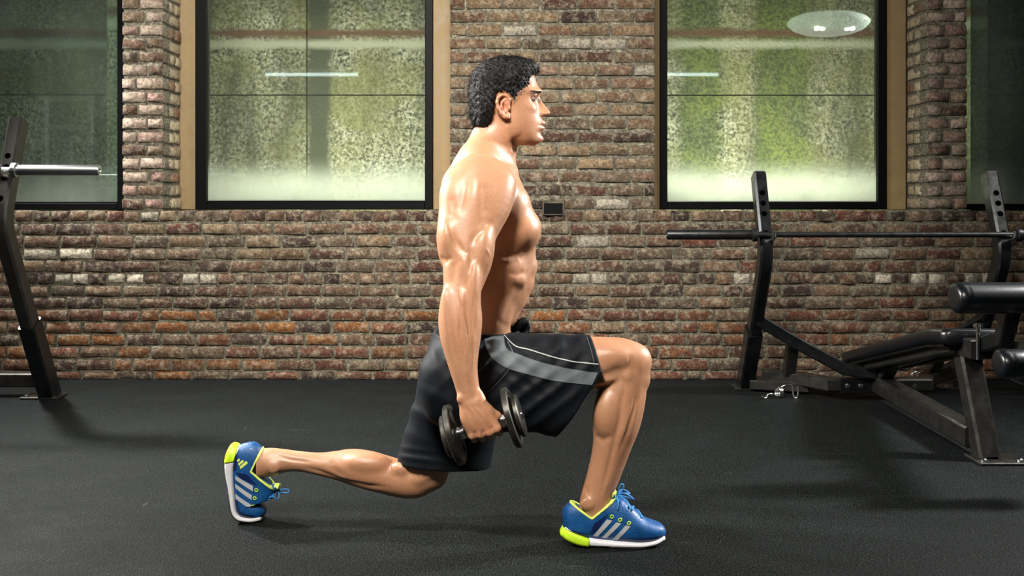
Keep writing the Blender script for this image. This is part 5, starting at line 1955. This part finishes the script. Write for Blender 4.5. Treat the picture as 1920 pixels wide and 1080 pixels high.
parts = [('upper', upV, [tuple(q) for q in upQ], 'shoe_blue', None)]
parts.append(('collar_lining', rimV, [tuple(q) for q in rimQ], 'lime_pale', None))
parts.append(('midsole', whiteV, [tuple(q) for q in whiteQ], 'sole_white', None))
parts.append(('heel_pad', heelV, [tuple(q) for q in heelQ], 'lime', None))
parts.append(('outsole', outV, [tuple(q) for q in outQ], 'outsole', None))
STR = [[(1136, 964), (1146, 966), (1119, 997), (1110, 996)], [(1153, 969), (1162, 971), (1135, 1000), (1126, 999)], [(1170, 974), (1179, 976), (1155, 1003), (1146, 1002)]]
NAVY = [[(1070, 985), (1100, 993), (1102, 1003), (1072, 997)], [(1112, 972), (1138, 955), (1118, 985), (1104, 994)], [(1160, 1000), (1232, 996), (1230, 1004), (1158, 1006)]]
LOGO = [[(1078, 983), (1082, 981), (1085, 987), (1081, 988)], [(1081.5, 976), (1086, 974), (1092, 985), (1087.5, 986.5)], [(1085, 969), (1090, 967), (1099, 983), (1094, 984.5)]]
for sg in (-1, 1):
    for q in STR:
        v, f = side_patch(q, sg, 0.0016); parts.append(('stripe', v, f, 'silver', None))
    for q in NAVY:
        v, f = side_patch(q, sg, 0.0008, (12, 6)); parts.append(('overlay', v, f, 'navy' if False else 'shoe_navy', None))
    for q in (LOGO if sg > 0 else []):
        v, f = side_patch(q, sg, 0.0012, (2, 5))
        if len(v): parts.append(('logo_mark', v, f, 'lime_pale', None))
    for (ex, ey) in ((1145, 959), (1160, 964.5), (1176, 970.5)):
        q = sl(ex, ey)
        loc, nor, i, d = upB.ray_cast(Vector((q.x, sg * 0.2, q.z)), Vector((0, -sg, 0)))
        if loc is not None:
            ring = []
            n = nor.normalized()
            if n.y * sg < 0: n = -n
            a = n.orthogonal().normalized(); b = n.cross(a)
            for k in range(12):
                t = 2 * math.pi * k / 12
                ring.append(loc + n * .001 + (a * math.cos(t) * 1.25 + b * math.sin(t)) * .0042)
            v, f = tube_vf(ring, .0016, 6, n, True); parts.append(('eyelet', v, f, 'lime', None))
# tongue, laces, bow
tg = [sl(1176, 962), sl(1160, 948), sl(1150, 936), sl(1151, 922)]
v, f = tube_vf(smooth_path(tg, 5), .0235, 14, (0, 1, 0), flat=0.28); parts.append(('tongue', v, f, 'shoe_blue', None))
v, f = tube_vf(smooth_path([sl(1150, 928), sl(1151.5, 919)], 4), .0225, 14, (0, 1, 0), flat=0.36); parts.append(('tongue_edge', v, f, 'lime_pale', None))
lx = [1152, 1163, 1175, 1187, 1198]
for i, px in enumerate(lx):
    path = []
    for k in range(11):
        s = -1 + 2 * k / 10
        y = s * (.026 if i else .022)
        q = top_at(px + (4 if i % 2 else -4) * s, y)
        path.append(q + Vector((0, 0, .0022)))
    v, f = tube_vf(path, .0028, 8, (0, 0, 1)); parts.append(('lace', v, f, 'lace', None))
bw = top_at(1158, 0) + Vector((0, 0, .006))
LOOPS = [[(0, 0, 0), (.004, -.010, .022), (.010, -.014, .036), (.017, -.012, .030), (.012, -.006, .012), (.002, 0, .001)],
         [(0, 0, 0), (.016, -.018, .010), (.032, -.028, .006), (.044, -.030, -.004), (.030, -.020, -.002), (.004, -.004, .0)],
         [(0, 0, 0), (-.002, -.022, -.004), (-.002, -.036, -.020), (-.004, -.0405, -.032)],
         [(0, 0, 0), (.014, -.022, -.004), (.026, -.036, -.016), (.034, -.043, -.030)],
         [(0, 0, 0), (.012, .018, .010), (.028, .030, .004), (.040, .034, -.006), (.024, .018, .0)]]
for lp in LOOPS:
    v, f = tube_vf(smooth_path([bw + Vector(q) for q in lp], 6), .0022, 8, (0.3, 0.2, 1)); parts.append(('lace', v, f, 'lace', None))


def pose_shoe(xform, label):
    root = None
    objs = []
    for nm, V, Fc, mk, _ in parts:
        me = bpy.data.meshes.new(nm if nm != 'upper' else 'running_shoe')
        W2 = xform(np.asarray(V, dtype=float))
        me.from_pydata([tuple(q) for q in W2], [], [tuple(int(a) for a in q) for q in Fc])
        me.update()
        o = link('running_shoe' if nm == 'upper' else nm, me, M[mk], person if nm == 'upper' else root)
        if nm == 'upper':
            root = o; o['label'] = label
        objs.append(o)
    return root


_heel = P(1058, 1018, DR)
pose_shoe(lambda V: V + np.array([_heel.x, DR, 0.0]), 'blue running shoe on the front foot, flat on the floor')

A0, A1, BEND = 0.178, 0.252, math.radians(62)
PITCH = math.radians(80)


def rear(V):
    x, y, z = V[:, 0], V[:, 1], V[:, 2]
    t = np.clip((x - A0) / (A1 - A0), 0, 1)
    th = BEND * (t * t * (3 - 2 * t))
    # neutral line runs along the sole; integrate its direction
    s = np.linspace(-0.05, 0.40, 900)
    ts = np.clip((s - A0) / (A1 - A0), 0, 1)
    ths = BEND * (ts * ts * (3 - 2 * ts))
    cx = np.cumsum(np.cos(ths)) * (s[1] - s[0]) + s[0]
    cz = np.cumsum(np.sin(ths)) * (s[1] - s[0])
    bx = np.interp(x, s, cx) - np.sin(th) * z
    bz = np.interp(x, s, cz) + np.cos(th) * z
    X = bx * math.cos(PITCH) + bz * math.sin(PITCH)
    Z = -bx * math.sin(PITCH) + bz * math.cos(PITCH)
    return np.stack([X, -y, Z], 1)


_all = np.concatenate([rear(np.asarray(p[1], dtype=float)) for p in parts if p[0] in ('upper', 'midsole', 'heel_pad', 'outsole')])
_off = np.array([P(423, 0, DL).x - _all[:, 0].min(), DL, -_all[:, 2].min() + 0.0005])
pose_shoe(lambda V: rear(V) + _off, 'blue running shoe on the rear foot, heel raised on its toes')

# ------------------------------------------------------------------ dumbbells
def dumbbell(pr, pf, label):
    c = (pr + pf) / 2
    ax = (pf - pr).normalized()
    root = tag(empty('dumbbell', c), label, 'dumbbell', 'pair of plate dumbbells in his hands')
    half = (pf - pr).length / 2
    lathe('handle', c - ax * (half + 0.031), ax, [(0, 0.0125), (2 * half + 0.062, 0.0125)], M['chrome'], root, 18)
    for s, pc_ in ((-1, pr), (1, pf)):
        a = ax * s
        lathe('weight_plate', pc_ - a * 0.010, a, [(0, 0.0130), (0.0, 0.030), (0.002, 0.034), (0.004, 0.066), (0.001, 0.070), (0.0, 0.0800), (0.003, 0.0850), (0.017, 0.0850), (0.020, 0.0800), (0.019, 0.070), (0.016, 0.066), (0.018, 0.032), (0.020, 0.028), (0.020, 0.0130)], M['iron'], root, 48, 40)
        lathe('small_plate', pc_ + a * 0.0125, a, [(0, 0.0130), (0.0, 0.056), (0.003, 0.060), (0.012, 0.060), (0.015, 0.056), (0.015, 0.0130)], M['iron'], root, 40, 40)
        lathe('collar', pc_ - a * 0.033, a, [(0, 0.015), (0.002, 0.0195), (0.010, 0.0195), (0.012, 0.0165), (0.015, 0.0165), (0.016, 0.0185), (0.022, 0.0185)], M['chrome'], root, 20)
    return root


dumbbell(PR, PF, 'iron plate dumbbell gripped in his near right hand beside the shorts')
dumbbell(mirY(PR), mirY(PF), 'iron plate dumbbell in his left hand, behind the lunging thigh')
